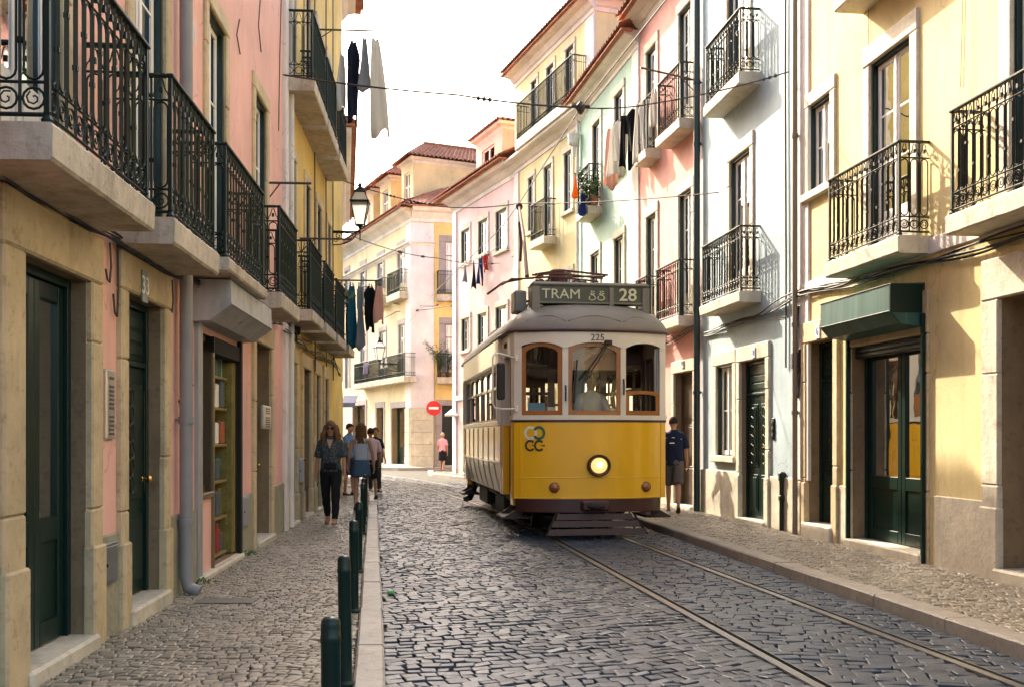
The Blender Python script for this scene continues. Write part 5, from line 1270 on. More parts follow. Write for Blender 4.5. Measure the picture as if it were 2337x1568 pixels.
def rpt(x, k, z): 
    y = fy(x); return (x * k, 1.45 + (y - 1.45) * (1 - (1 - k) * .8) - .012, z)
for xa, xb in ((-.98, -.42), (-.38, .40), (.44, .98)):
    b.tube([rpt(xa + (xb - xa) * i / 12, .968 - .052 * math.sin(math.pi * i / 12), 3.292 + .085 * math.sin(math.pi * i / 12)) for i in range(13)], .014, 5)
for y in (1.3, 2.6, 3.9, 5.2, 6.6): b.tube([(1.14 * math.sin(q), y, 3.2 + .465 * math.cos(q)) for q in [(-1.3 + 2.6 * i / 14) for i in range(15)]], .012, 5)
b.build('roof_seam', T_ROOF, o, True)
b = MB(); b.lathe([(.001, .16), (.14, .14), (.24, .06), (.26, 0), (.26, -.1)], (-.72, 2.6, 3.40), 14); b.v = [(p[0], 2.6 + (p[1] - 2.6) * 1.6, p[2]) for p in b.v]
b.box(-1.02, -.72, 3.2, 4.2, 3.32, 3.50, 0, .03); b.box(-.9, -.5, 4.6, 5.4, 3.45, 3.62, 0, .03); b.box(-.5, .5, 2.2, 3.4, 3.54, 3.64, 0, .03); b.build('roof_vent', T_ROOF, o, True)
# destination sign on legs
sx0, sx1, sy = -.83, .90, .42
b = MB(); b.box(sx0, sx1, sy, sy + .26, 3.86, 3.935, 0, .03); b.box(sx0, sx0 + .12, sy - .006, sy + .26, 3.42, 3.86, 0, .008); b.box(sx1 - .11, sx1, sy - .006, sy + .26, 3.40, 3.86, 0, .008)
b.box(sx0 + .12, sx1 - .11, sy - .004, sy + .26, 3.60, 3.625, 0); b.box(sx0 + 1.13, sx0 + 1.2, sy - .006, sy + .05, 3.56, 3.86, 0, .006); b.box(sx0 + .12, sx1 - .11, sy + .02, sy + .25, 3.626, 3.859, 1)
b.box(sx0 - .2, sx0 - .02, sy + .35, sy + .75, 3.5, 3.84, 0, .02)
o = b.build('destination_sign', [T_SIGNG, T_SIGN], TR)
sg = plain('sign lettering', (.62, .62, .42), .5)
def stext(t, x, size, z=3.742, bold=.004, sx=1.0): text_mesh('lettering', t, size, sg, o, Matrix.Translation((x, sy + .014, z)) @ Matrix.Rotation(R(90), 4, 'X'), bold=bold, sx=sx)
stext('TRAM', sx0 + .43, .215, sx=1.0, bold=0.0); stext('28', sx0 + 1.41, .27, bold=.003)
b = MB()
for cx, w in ((.88, .05), (1.01, .055)):      # the small curly device beside the word
    c_ = sx0 + cx; b.tube([(c_ + w * math.cos(a) * (1 if math.sin(a) < 0 else .75), sy + .012, 3.70 + .042 * math.sin(a)) for a in [R(150 + 30 * i) for i in range(12)]], .009, 5)
    b.tube([(c_ - w * .5 + i * w / 3, sy + .012, 3.752 + .02 * math.sin(i * 2.2)) for i in range(5)], .009, 5); b.tube([(c_ - w * .3 + i * w / 3, sy + .012, 3.79 + .012 * math.cos(i * 2.5)) for i in range(4)], .008, 5)
b.build('emblem', sg, o)
# current collector: base frame, springs and pole reaching back to the wire
b = MB(); M_COL = plain('collector red brown', (.085, .03, .022), .8, 0, .3, 12)
z = 4.18
for sx in (-1, 1):
    b.tube([(sx * .38 - .1, 1.5, 3.6), (sx * .34 - .1, 1.9, z + .0), (sx * .3 - .1, 2.6, z + .12), (sx * .26 - .1, 3.2, 3.64)], .03, 6)
    b.tube([(sx * .5 - .1, 1.2, z - .02), (sx * .42 - .1, 2.0, z + .1), (sx * .2 - .1, 2.7, z + .2)], .022, 6); b.tube([(sx * .36 - .1, 2.3, 3.62), (sx * .1 - .1, 2.5, z + .22)], .02, 5)
for k in range(3): y = 1.4 + k * .35; b.tube([(-.62, y, z + .02 + .05 * math.sin(k)), (-.2, y + .1, z + .11), (.5, y, z + .03)], .018, 5)
b.tube([(-.75, 1.9, z + .02), (-1.05, 1.9, z - .05), (-1.3, 1.95, z - .25)], .02, 5); b.tube([(-.6, 1.7, z), (-.95, 1.7, z - .02), (-1.1, 1.75, z - .12)], .016, 5); b.tube([(-.1, 2.4, 3.6), (-.1, 2.4, z + .26)], .12, 8)
for k in range(7): b.lathe([(.05, 0), (.07, .02), (.05, .04)], (-.1, 2.4, z - .1 + k * .045), 10)
b.tube([(-.7, 2.0, 3.55), (-.75, 2.05, 3.9)], .05, 6); b.tube([(-.85, 2.0, 3.8), (-.6, 2.1, 3.85), (-.7, 2.0, 3.7)], .03, 6)
o = b.build('current_collector', M_COL, TR, True)
Minv = TR.matrix_basis.inverted(); tip = Minv @ J2
tip.z -= .06; b = MB(); b.tube([(-.62, 2.3, z + .12), tip.lerp(Vector((-.62, 2.3, z + .12)), .5) + Vector((.02, 0, .02)), tip], [.036, .03, .024], 7)
b.lathe([(.02, -.1), (.06, -.06), (.075, 0), (.05, .05), (.02, .07)], tip, 8); b.tube([tip + Vector((0, 0, -.35)), tip + Vector((.04, 0, -.8)), tip + Vector((.02, 0, -1.2))], .03, 5); b.build('trolley_pole', M_COL, o, True)
# underframe, truck and wheels
b = MB(); b.box(-.98, .98, .5, LEN - .5, .48, .62, 0, .02); b.box(-.75, .75, 1.9, LEN - 1.9, .2, .5, 0, .04); b.box(-1.0, -.8, 2.2, 3.4, .25, .55, 0, .03); b.box(-1.0, -.8, 4.6, 6.0, .22, .55, 0, .03); b.box(.8, 1.0, 2.2, 6.0, .25, .55, 0, .03)
for y in (2.0, 6.3): b.tube([(-.9, y, .32), (.9, y, .32)], .06, 8)
for sx in (-1, 1): b.tube([(sx * .86, 1.6, .4), (sx * .86, 2.0, .25), (sx * .86, 4.1, .2), (sx * .86, 6.3, .25), (sx * .86, 6.8, .4)], .05, 6); b.tube([(sx * .95, LEN - 1.3, .55), (sx * 1.05, LEN - 1.0, .2), (sx * 1.1, LEN - .6, .14)], .07, 5)
b.build('underframe', T_BLK, TR)
for y in (2.0, 6.3):
    for sx in (-1, 1):
        b = MB(); b.lathe([(.001, -.05), (.1, -.05), (.12, -.03), (.27, -.02), (.29, -.055), (.33, -.055), (.33, .04), (.36, .045), (.36, .07), (.27, .07), (.001, .07)], (sx * .57, y, .345), 24, 0, 'x')
        b.build('wheel', plain('wheel steel', (.06, .05, .045), .5, .6), TR, True)
# interior: floor, lining, bulkheads with doorways, dashboard, blind, benches
b = MB(); b.box(-1.05, 1.05, .35, LEN - .35, .66, .72, 0); b.box(-1.08, 1.08, .5, LEN - .5, 3.06, 3.1, 1); b.build('interior_floor', [T_DKWD, T_WHT], TR)
for Yb in (1.3, LEN - 1.3):
    b = MB(); y0, y1 = Yb - .03, Yb + .03
    for x0, x1 in ((-1.1, -1.0), (-.45, -.35), (.35, .45), (1.0, 1.1)): b.box(x0, x1, y0, y1, .72, 3.06, 0, .004)
    for x0, x1 in ((-1.0, -.45), (.45, 1.0)): b.box(x0, x1, y0, y1, .72, 1.7, 0, .004); b.box(x0, x1, y0 + .01, y1 - .01, 2.22, 2.27, 0); b.box(x0, x1, y0, y1, 2.72, 3.06, 0)
    b.box(-.35, .35, y0, y1, 2.62, 3.06, 0); b.build('bulkhead', T_DKWD, TR)
b = MB(); b.box(-.9, .9, .36, .48, .72, 1.72, 0, .02); b.lathe([(.0, 0), (.1, 0), (.11, .2), (.09, .24), (.001, .25)], (-.3, .4, 1.72), 14); b.build('dashboard', plain('console grey', (.12, .12, .1), .5), TR)
b = MB(); b.box(-.34, .34, .1, .108, 2.56, 2.9, 0); b.tube([(-.34, .104, 2.56), (.34, .104, 2.56)], .012, 5); b.build('sun_blind', fabric('tan sun blind', (.42, .27, .15), .25), TR)
b = MB(); b.box(-.9, -.66, .30, .31, 1.9, 2.06, 0); b.box(-.62, -.52, .3, .31, 1.9, 2.0, 1); b.box(-.86, -.74, .29, .299, 1.88, 1.95, 2); b.box(.3, .48, .33, .36, 1.86, 1.98, 1); b.build('notice', [plain('blue notice', (.16, .3, .42), .5), M_WHITE, plain('pale notice', (.5, .52, .5), .5)], TR)
for sx in (-1, 1):
    for k in range(6):
        y = 1.75 + k * .82; b = MB(); b.box(sx * .35, sx * 1.0, y, y + .42, 1.08, 1.16, 0, .03); b.box(sx * .35, sx * 1.0, y + .4, y + .47, 1.16, 1.75, 0, .03); b.box(sx * .4, sx * .44, y + .1, y + .4, .72, 1.08, 0); b.box(sx * .9, sx * .94, y + .1, y + .4, .72, 1.08, 0); b.build('seat', T_DKWD, TR)
# mirror on a bracket, wiper
b = MB(); b.tube([(-1.08, .27, 2.74), (-1.33, .2, 2.80), (-1.40, .18, 2.78), (-1.42, .18, 2.72), (-1.42, .18, 2.06), (-1.39, .18, 1.98), (-1.3, .2, 1.96), (-1.08, .27, 1.97)], .014, 7)
for z in (2.74, 1.97): b.box(-1.1, -1.05, .24, .29, z - .05, z + .05, 0, .01)
b.build('mirror_bracket', T_WHT, TR, True)
b = MB(); b.box(-1.36, -1.24, .2, .25, 2.1, 2.66, 0, .025); o = b.build('mirror', T_BLK, TR, True); b = MB(); b.box(-1.34, -1.26, .251, .256, 2.14, 2.62, 0); b.build('mirror_glass', M_STEEL, o)
b = MB(); b.tube([(.17, -.03, 2.96), (.05, -.05, 2.78), (-.2, -.04, 2.40)], .012, 5); b.tube([(.2, -.03, 2.96), (.1, -.05, 2.8), (-.14, -.04, 2.38)], .008, 5); b.tube([(-.26, -.03, 2.7), (-.3, -.035, 2.2), (-.31, -.03, 2.05)], .013, 5); b.box(.13, .24, -.05, -.01, 2.93, 3.0, 0, .01); b.build('wiper', T_BLK, TR)
b = MB()
for x, z in ((-.415, 2.2), (.415, 2.3)): b.tube([(x, fy(x) - .03, z - .12), (x, fy(x) - .045, z), (x, fy(x) - .03, z + .12)], .012, 6)
b.build('handle', T_BLK, TR)

# ---------------------------------------------------------------- people
SK = lambda n, c: fabric(n, c, .08)
M_SKIN = plain('warm skin', (.42, .22, .13), .5, 0, .08, 6); M_SKIN.node_tree.nodes['Principled BSDF'].inputs['Subsurface Weight'].default_value = .1
M_SKINL = plain('tanned skin', (.34, .165, .09), .5, 0, .08, 6)
def skin_body(name, verts, edges, rad, mat, parent, sub=2):
    me = bpy.data.meshes.new(name); me.from_pydata([tuple(v) for v in verts], edges, []); o = bpy.data.objects.new(name, me); COL.objects.link(o)
    sk = o.modifiers.new('skin', 'SKIN'); sk.use_smooth_shade = True; sk.branch_smoothing = .3
    for i, r in enumerate(rad): me.skin_vertices[0].data[i].radius = r if isinstance(r, tuple) else (r, r)
    me.skin_vertices[0].data[0].use_root = True
    su = o.modifiers.new('sub', 'SUBSURF'); su.levels = su.render_levels = sub
    dg = bpy.context.evaluated_depsgraph_get(); m2 = bpy.data.meshes.new_from_object(o.evaluated_get(dg))
    bpy.data.objects.remove(o); m2.materials.clear(); m2.materials.append(mat); m2.polygons.foreach_set('use_smooth', [True] * len(m2.polygons))
    q = bpy.data.objects.new(name, m2); COL.objects.link(q); q.parent = parent; return q
FOLDS = bpy.data.textures.new('folds', 'CLOUDS'); FOLDS.noise_scale = .085; FOLDS.noise_depth = 2
def dress(o, S):
    m = o.modifiers.new('round', 'SUBSURF'); m.levels = m.render_levels = 2
    m = o.modifiers.new('folds', 'DISPLACE'); m.texture = FOLDS; m.strength = .022 * S; m.mid_level = .5; m.texture_coords = 'LOCAL'
    m = o.modifiers.new('thick', 'SOLIDIFY'); m.thickness = .008; m.offset = 0
def person(label, loc, yaw, H, legs, arms, skin, top, bottom, hair, shoe, female=False, lean=0.0, headyaw=0.0, group=None, extras=None):
    """legs/arms: ((forward deg, out deg, bend deg) left, right); +y is forward, +x the person's right."""
    root = thing('person', label, 'person', loc, yaw, group); S = H / 1.75
    V, E, RD = [], [], []
    def v(p, r, par=None):
        V.append(Vector(p) * S); RD.append(tuple(q * S for q in r) if isinstance(r, tuple) else r * S); i = len(V) - 1
        if par is not None: E.append((par, i))
        return i
    fw = 1.0 if not female else .92
    pel = v((0, 0, .95), (.125 * fw, .095)); sp = v((0, .0, 1.12), (.115 * fw, .085), pel); ch = v((0, .0, 1.32), (.14 * fw, .1), sp); nk0 = v((0, -.005, 1.45), (.075, .065), ch); nk = v((0, .005, 1.52), .052, nk0)
    ca, sa = math.cos(headyaw), math.sin(headyaw); hd = lambda x, y, z: (x * ca - y * sa, .015 + x * sa + y * ca, z)
    jw = v(hd(0, .02, 1.575), (.062, .065), nk); mid = v(hd(0, .01, 1.645), (.074, .088), jw); tp = v(hd(0, 0, 1.71), (.066, .078), mid); v(hd(0, -.005, 1.745), (.03, .04), tp)
    n1 = v(hd(0, .1, 1.622), .013, jw if False else mid); v(hd(0, .112, 1.612), .012, n1)
    for sx in (-1, 1): e1 = v(hd(sx * .078, -.01, 1.635), .012, mid); v(hd(sx * .084, -.014, 1.66), .014, e1)
    J = {'ch': Vector((0, 0, 1.32)) * S}
    for k, sx in enumerate((-1, 1)):
        f, ou, be = arms[k]; L1, L2 = .29, .255
        sh = Vector((sx * .175 * fw, -.005, 1.415)); a = R(f); d = Vector((sx * math.sin(R(ou)), math.sin(a) * math.cos(R(ou)), -math.cos(a) * math.cos(R(ou))))
        el = sh + d * L1; a2 = R(f + be); d2 = Vector((sx * math.sin(R(ou * .4)), math.sin(a2) * math.cos(R(ou * .4)), -math.cos(a2) * math.cos(R(ou * .4)))); wr = el + d2 * L2
        i0 = v(sh, (.052, .055), ch); i1 = v(sh.lerp(el, .5), .044, i0); i2 = v(el, .038, i1); i3 = v(el.lerp(wr, .4), .037, i2); i4 = v(wr, .025, i3)
        side_ = Vector((0, 1, 0)) if abs(d2.y) < .7 else Vector((0, 0, 1)); side_ = (side_ - d2 * side_.dot(d2)).normalized(); inw = d2.cross(side_) * (sx)
        pm = v(wr + d2 * .05, (.032, .018), i4); kn = v(wr + d2 * .085, (.036, .016), pm)
        for q, (so, ln) in enumerate(((.03, .075), (.01, .085), (-.01, .08), (-.028, .062))):
            base = wr + d2 * .09 + side_ * so; t1 = base + d2 * ln * .45 - inw * .008; t2 = base + d2 * ln * .9 - inw * (.03 + .004 * q)
            f0 = v(base, .0095, kn); f1 = v(t1, .0088, f0); v(t2, .0072, f1)
        th = v(wr + d2 * .035 + side_ * .035, .011, pm); v(wr + d2 * .08 + side_ * .055 - inw * .012, .009, th)
        J['sh%d' % k], J['el%d' % k], J['wr%d' % k] = sh * S, el * S, wr * S
    for k, sx in enumerate((-1, 1)):
        f, ou, be = legs[k]; hp = Vector((sx * .09, 0, .9)); a = R(f); kn = hp + Vector((sx * math.sin(R(ou)), math.sin(a), -math.cos(a))) * .42; a2 = R(f - be); an = kn + Vector((sx * .0, math.sin(a2), -math.cos(a2))) * .41
        i0 = v(hp, (.088, .092), pel); i1 = v(hp.lerp(kn, .5), .072, i0); i2 = v(kn, .052, i1); i3 = v(kn.lerp(an, .35), .054, i2); i4 = v(an, .034, i3)
        pt = R(max(-35, min(30, -(f - be) * .8))) * (1 if f - be < 0 else 1); tilt = min(0, (f - be)) * .9; fd = Vector((0, math.cos(R(tilt)), math.sin(R(tilt)))) if f - be < -8 else Vector((0, 1, 0))
        up = Vector((0, -fd.z, fd.y)); v(an - up * .045 - fd * .03, .03, i4); i5 = v(an - up * .045 + fd * .07, (.036, .028), i4); v(an - up * .055 + fd * .15, (.034, .018), i5)
        J['hp%d' % k], J['kn%d' % k], J['an%d' % k], J['fd%d' % k], J['up%d' % k] = hp * S, kn * S, an * S, fd, up
    zmin = min((J['an%d' % k] - J['up%d' % k] * .085 * S + (J['fd%d' % k] * .17 * S if J['fd%d' % k].z < 0 else Vector())).z for k in (0, 1))
    dz = Vector((0, 0, -zmin)); root['_'] = 0; del root['_']
    body = skin_body('body', [p + dz for p in V], E, RD, skin, root)
    for key in J:
        if key[:2] not in ('fd', 'up'): J[key] = J[key] + dz
    n = 20
    def ell(c, rx, ry, z, ph=0, w=.0):
        return [(c[0] * S + rx * S * math.cos(2 * math.pi * i / n) * (1 + w * math.sin(i * 2.5 + ph)), c[1] * S + ry * S * math.sin(2 * math.pi * i / n) * (1 + w * math.cos(i * 1.7 + ph)), z * S + dz.z) for i in range(n)]
    b = MB(); tp_ = top
    if tp_['kind'] == 'shirt':
        w0 = tp_.get('hem', .88); g = tp_.get('fat', 1.0)
        rg = [ell((0, 0), .165 * g, .125 * g, w0, 1, .03), ell((0, 0), .16 * g, .12 * g, w0 + .1, 2, .025), ell((0, 0), .15 * g, .11 * g, 1.1, 3, .02), ell((0, .012 if female else 0), .165 * g, .128 * g, 1.26, 4, .015), ell((0, 0), .178 * g, .122, 1.36, 5, .01), ell((0, -.005), .178 * g, .098, 1.43, 5), ell((0, -.005), .115, .08, 1.472, 5), ell((0, 0), .07, .064, 1.495, 5), ell((0, 0), .066, .06, 1.515, 5)]
        b.loft(rg, 0, False)
        sl = tp_.get('sleeve', .75)
        for k in (0, 1):
            s_, e_ = J['sh%d' % k], J['el%d' % k]; d = (e_ - s_).normalized(); a = s_ + Vector((-.06 * (1 if k else -1), 0, .012)) * S; q = s_ + (e_ - s_) * min(sl, 1)
            pts = [a + (s_ - a) * 0, s_, s_.lerp(q, .5), q]; rr = [.05 * S, .064 * S * g ** .3, .064 * S, .066 * S]
            if sl > 1: wq = e_.lerp(J['wr%d' % k], sl - 1); pts += [e_.lerp(wq, .5), wq]; rr += [.052 * S, .045 * S]
            b.tube(pts, rr, 14, 0, False, False)
    else:                                   # halter top
        rg = [ell((0, 0), .145, .112, 1.0, 1, .02), ell((0, 0), .135, .102, 1.12, 2, .03), ell((0, .005), .152, .118, 1.26, 4, .04), ell((0, .005), .14, .11, 1.33, 5, .04)]
        b.loft(rg, 0, False)
        for sx in (-1, 1): b.tube([Vector((sx * .09, -.105, 1.32)) * S + dz, Vector((sx * .07, -.08, 1.42)) * S + dz, Vector((sx * .03, -.065, 1.52)) * S + dz], .011 * S, 6); b.tube([Vector((sx * .09, .11, 1.32)) * S + dz, Vector((sx * .075, .085, 1.43)) * S + dz, Vector((sx * .045, .03, 1.51)) * S + dz], .011 * S, 6)
    t_ = b.build('shirt' if tp_['kind'] == 'shirt' else 'halter_top', tp_['mat'], root, True); dress(t_, S)
    b = MB(); bt = bottom; g = bt.get('fat', 1.0)
    if bt['kind'] == 'skirt':
        b.loft([ell((0, 0), .13, .1, 1.03), ell((0, 0), .165, .13, .95, 1, .01), ell((0, 0), .185, .155, .84, 2, .015), ell((0, 0), .195, .165, bt['hem'], 3, .03)], 0, False)
    else:
        b.loft([ell((0, 0), .135 * g, .105 * g, 1.02), ell((0, 0), .165 * g, .125 * g, .95), ell((0, 0), .172 * g, .132 * g, .88), ell((0, 0), .12 * g, .1 * g, .80)], 0, True)
        for k in (0, 1):
            h_, k_, a_ = J['hp%d' % k], J['kn%d' % k], J['an%d' % k]
            if bt['kind'] == 'trousers': b.tube([h_ + Vector((0, 0, .02)), h_.lerp(k_, .4), k_, k_.lerp(a_, .4), a_ + (k_ - a_) * .12, a_ + (k_ - a_) * .02], [.098 * S * g, .09 * S * g, .07 * S * g, .066 * S * g, .052 * S, .05 * S], 14, 0, False, False)
            else: b.tube([h_ + Vector((0, 0, .02)), h_.lerp(k_, .5), k_.lerp(h_, .02)], [.1 * S * g, .098 * S * g, .094 * S * g], 14, 0, False, False)
    t_ = b.build(bt['kind'], bt['mat'], root, True); dress(t_, S)
    # hair: a noisy shell, open over the face, with locks when long
    b = MB(); hm = hair['mat']; vs = []; nu, nv = 20, 14; lo = hair.get('low', 1.60)
    for j in range(nv + 1):
        ph = math.pi * .5 - (math.pi * .62) * j / nv
        for i in range(nu):
            th = 2 * math.pi * i / nu; x, y = math.cos(th), math.sin(th); r = math.cos(ph) if ph > -.3 else math.cos(-.3); h = math.sin(ph)
            k = 1 + hair.get('puff', .06) + .05 * mnoise.noise(Vector((x * 3, y * 3, h * 3 + H)))
            zz = 1.66 + .108 * h * k
            if y > .30: zz = max(zz, 1.70 + .02 * (y - .3) + (.012 if abs(x) < .3 else -.03 * abs(x)))
            px_, py_ = .086 * x * r * k, -.002 + .104 * y * r * k
            q = hd(px_, py_, max(zz, lo)); vs.append(Vector(q) * S + dz)
    b.add(vs, [(j * nu + i, j * nu + (i + 1) % nu, (j + 1) * nu + (i + 1) % nu, (j + 1) * nu + i) for j in range(nv) for i in range(nu)])
    if hair.get('long'):
        Lh = hair['long']; rr = random.Random(5)
        for i in range(hair.get('n', 34)):
            th = R(200 + 320 * 0) if False else rr.uniform(R(150), R(390)); x, y = math.cos(th), math.sin(th); wv = rr.uniform(.004, .016) * hair.get('wave', 1); ln = Lh * rr.uniform(.75, 1.1); ph = rr.uniform(0, 6)
            pts = []
            for q in range(7):
                t = q / 6; fl = 1 + hair.get('flare', .3) * math.sin(t * 2.2)
                pts.append(Vector(hd(.078 * x * fl + wv * math.sin(t * 9 + ph), (.09 * y) * fl - .01 + wv * math.cos(t * 8 + ph), 1.70 - ln * t)) * S + dz)
            b.tube(pts, [.018 * S, .024 * S, .026 * S, .025 * S, .022 * S, .016 * S, .006 * S], 5)
    b.build('hair', hm, root, True)
    # shoes
    for k in (0, 1):
        b = MB(); a_, fd, up = J['an%d' % k], J['fd%d' % k], J['up%d' % k]; sdv = Vector((1, 0, 0)); rg = []
        for t, w, h in ((-.075, .02, .05), (-.06, .034, .075), (-.01, .038, .08), (.06, .042, .06), (.13, .043, .04), (.175, .03, .03), (.19, .012, .02)):
            c = a_ - up * .085 * S + fd * t * S; rg.append([c + (sdv * w * math.cos(q * math.pi / 6) + up * max(0, h * math.sin(q * math.pi / 6)) - up * (0.0)) * S for q in range(12)])
        b.loft(rg); b.build('shoe', shoe, root, True)
    # features
    if hair.get('face', True):
        for sx in (-1, 1):
            b = MB(); c = Vector(hd(sx * .031, .092, 1.648)) * S + dz; b.lathe([(.001, -.011), (.009, -.005), (.011, 0), (.009, .005), (.001, .011)], c, 8); b.build('eye', M_DARK, root, True)
        b = MB(); c = [Vector(hd(x, .088 - abs(x) * .25, 1.578)) * S + dz for x in (-.024, -.01, 0, .01, .024)]; b.tube(c, [.002, .006, .006, .006, .002], 6); b.build('mouth', plain('lip colour', (.3, .1, .08), .5), root, True)
    if extras: extras(root, S, dz, hd, J)
    return root
def gp(x, d, z): return ((x - CX) / FPX * d, d, z)
HAIR_B = fabric('brown hair', (.09, .045, .02), .4); HAIR_L = fabric('dark blond hair', (.15, .075, .03), .5); HAIR_D = fabric('dark hair', (.03, .02, .014), .3); HAIR_W = fabric('fair hair', (.42, .3, .17), .3)
DENIM = fabric('blue denim', (.055, .10, .14), .2); BLACK = fabric('black cloth', (.012, .012, .014), .2)
def shades(root, S, dz, hd, J):
    b = MB()
    for sx in (-1, 1):
        b.tube([Vector(hd(sx * .036 + .028 * math.cos(q * .7854), .104, 1.648 + .022 * math.sin(q * .7854))) * S + dz for q in range(8)], .006, 5, 0, True)
        b.add([Vector(hd(sx * .036 + .028 * math.cos(q * .7854), .106, 1.648 + .022 * math.sin(q * .7854))) * S + dz for q in range(8)], [tuple(range(8))]); b.tube([Vector(hd(sx * .064, .1, 1.655)) * S + dz, Vector(hd(sx * .085, .0, 1.66)) * S + dz], .004, 4)
    b.build('sunglasses', plain('dark lens', (.012, .009, .008), .1), root, True)
    b = MB(); c = Vector((0, .122, 1.02)) * S + dz; b.box(c.x - .11, c.x + .09, c.y - .03, c.y + .05, c.z - .07, c.z + .04, 0, .02); b.tube([Vector((-.1, .1, 1.0)) * S + dz, Vector((-.16, 0, 1.0)) * S + dz, Vector((0, -.13, 1.02)) * S + dz, Vector((.16, 0, 1.0)) * S + dz, Vector((.1, .1, 1.0)) * S + dz], .012, 5); b.build('belt_bag', BLACK, root)
    b = MB(); q = [Vector(p) * S + dz for p in ((-.055, .098, 1.455), (.055, .098, 1.455), (.0, .145, 1.30))]; q2 = [p + Vector((0, .004, 0)) for p in q]; b.add(q + q2, [(3, 4, 5), (0, 1, 4, 3), (1, 2, 5, 4), (2, 0, 3, 5)]); b.build('neckline', M_SKIN, root)
person('woman in sunglasses, speckled dark blouse and black trousers walking towards the camera', gp(755, 16.7, ZL), R(182), 1.68, ((14, 1, 3), (-12, 1, 16)), ((4, 13, 10), (-6, 14, 8)), M_SKIN, dict(kind='shirt', mat=fabric('speckled blouse', (.022, .03, .034), .2, (.15, .17, .17)), sleeve=.95, hem=.9, fat=1.08), dict(kind='trousers', mat=BLACK, fat=1.02), dict(mat=HAIR_L, long=.34, puff=.17, flare=.75, n=80, low=1.66, wave=1.8), plain('tan shoe leather', (.25, .09, .04), .5), True, extras=shades)
person('woman in a silver halter top and blue denim skirt walking away from the camera', gp(824, 19.9, ZL), R(4), 1.70, ((-10, 0, 14), (10, 0, 3)), ((6, 16, 14), (-4, 14, 10)), M_SKIN, dict(kind='halter', mat=fabric('silver satin', (.42, .45, .48), .2)), dict(kind='skirt', mat=DENIM, hem=.66), dict(mat=HAIR_L, long=.40, puff=.05, flare=.1, n=40, face=False), plain('brown sandal', (.1, .05, .03), .5), True)
person('man in a blue t-shirt with folded arms turning his head beside the wall', gp(797, 25.2, ZL), R(-115), 1.76, ((3, 2, 0), (-3, 2, 2)), ((35, 8, 75), (30, 8, 80)), M_SKIN, dict(kind='shirt', mat=fabric('blue t-shirt', (.10, .19, .34), .15), sleeve=.7, hem=.9), dict(kind='shorts', mat=fabric('navy shorts', (.03, .035, .06))), dict(mat=HAIR_D, puff=.05), M_IRON)
person('person in a black t-shirt with curly brown hair standing in the roadway behind the group', gp(856, 27.5, .03), R(-150), 1.72, ((2, 2, 0), (-4, 2, 3)), ((8, 8, 20), (4, 8, 12)), M_SKIN, dict(kind='shirt', mat=BLACK, sleeve=.8, hem=.88), dict(kind='trousers', mat=fabric('dark trousers', (.025, .025, .03))), dict(mat=HAIR_B, puff=.16), M_IRON)
person('person in a pale pink shirt half hidden behind the woman in the skirt', gp(846, 23.4, ZL), R(20), 1.62, ((8, 1, 2), (-8, 1, 8)), ((6, 10, 30), (4, 12, 20)), M_SKINL, dict(kind='shirt', mat=fabric('pale pink shirt', (.6, .42, .42), .1), sleeve=.9, hem=.86), dict(kind='shorts', mat=BLACK), dict(mat=HAIR_D, puff=.05, low=1.6, face=False), M_IRON)
person('fair haired woman in a pink top and black skirt by the road sign', gp(1010, 43.0, .0), R(-12), 1.66, ((10, 0, 2), (-10, 0, 14)), ((10, 12, 40), (-6, 10, 10)), M_SKIN, dict(kind='shirt', mat=fabric('pink top', (.62, .33, .38), .1), sleeve=.8, hem=.9, fat=1.05), dict(kind='skirt', mat=BLACK, hem=.52), dict(mat=HAIR_W, puff=.1, face=False), plain('dark shoe', (.03, .02, .02), .5), True)
def backtext(root, S, dz, hd, J):
    b = MB(); 
    for x, z, w in ((-.03, 1.27, .09),): b.box(x - w / 2, x + w / 2, -.139 * S, -.134 * S, z * S + dz.z - .01, z * S + dz.z + .01)
    b.tube([Vector((-.15, -.075, 1.36)) * S + dz, Vector((0, -.128, 1.372)) * S + dz, Vector((.15, -.075, 1.34)) * S + dz], .006, 5)
    b.build('shirt_stripe', M_WHITE, root)
person('man in a navy shirt and grey shorts walking away beside the tram', gp(1537, 19.3, ZR), R(-8), 1.80, ((12, 0, 4), (-14, -1, 16)), ((-4, 10, 12), (8, 12, 16)), M_SKIN, dict(kind='shirt', mat=fabric('navy shirt', (.012, .016, .04), .2), sleeve=.85, hem=.86, fat=1.1), dict(kind='shorts', mat=fabric('grey shorts', (.10, .085, .075), .1), fat=1.05), dict(mat=HAIR_D, puff=.02, low=1.63, face=False), plain('khaki shoe', (.14, .12, .07), .6), extras=backtext)
dp = TR.matrix_basis @ Vector((.10, .74, .72))
person('balding tram driver in a pale grey shirt behind the middle window', (dp.x, dp.y, dp.z), R(180 + 8), 1.78, ((2, 3, 0), (-2, 3, 0)), ((25, 14, 45), (22, 14, 50)), M_SKINL, dict(kind='shirt', mat=fabric('pale work shirt', (.45, .48, .46), .1), sleeve=1.3, hem=.86, fat=1.12), dict(kind='trousers', mat=BLACK), dict(mat=fabric('grey cropped hair', (.16, .11, .08), .2), puff=-.03, low=1.63), M_IRON)

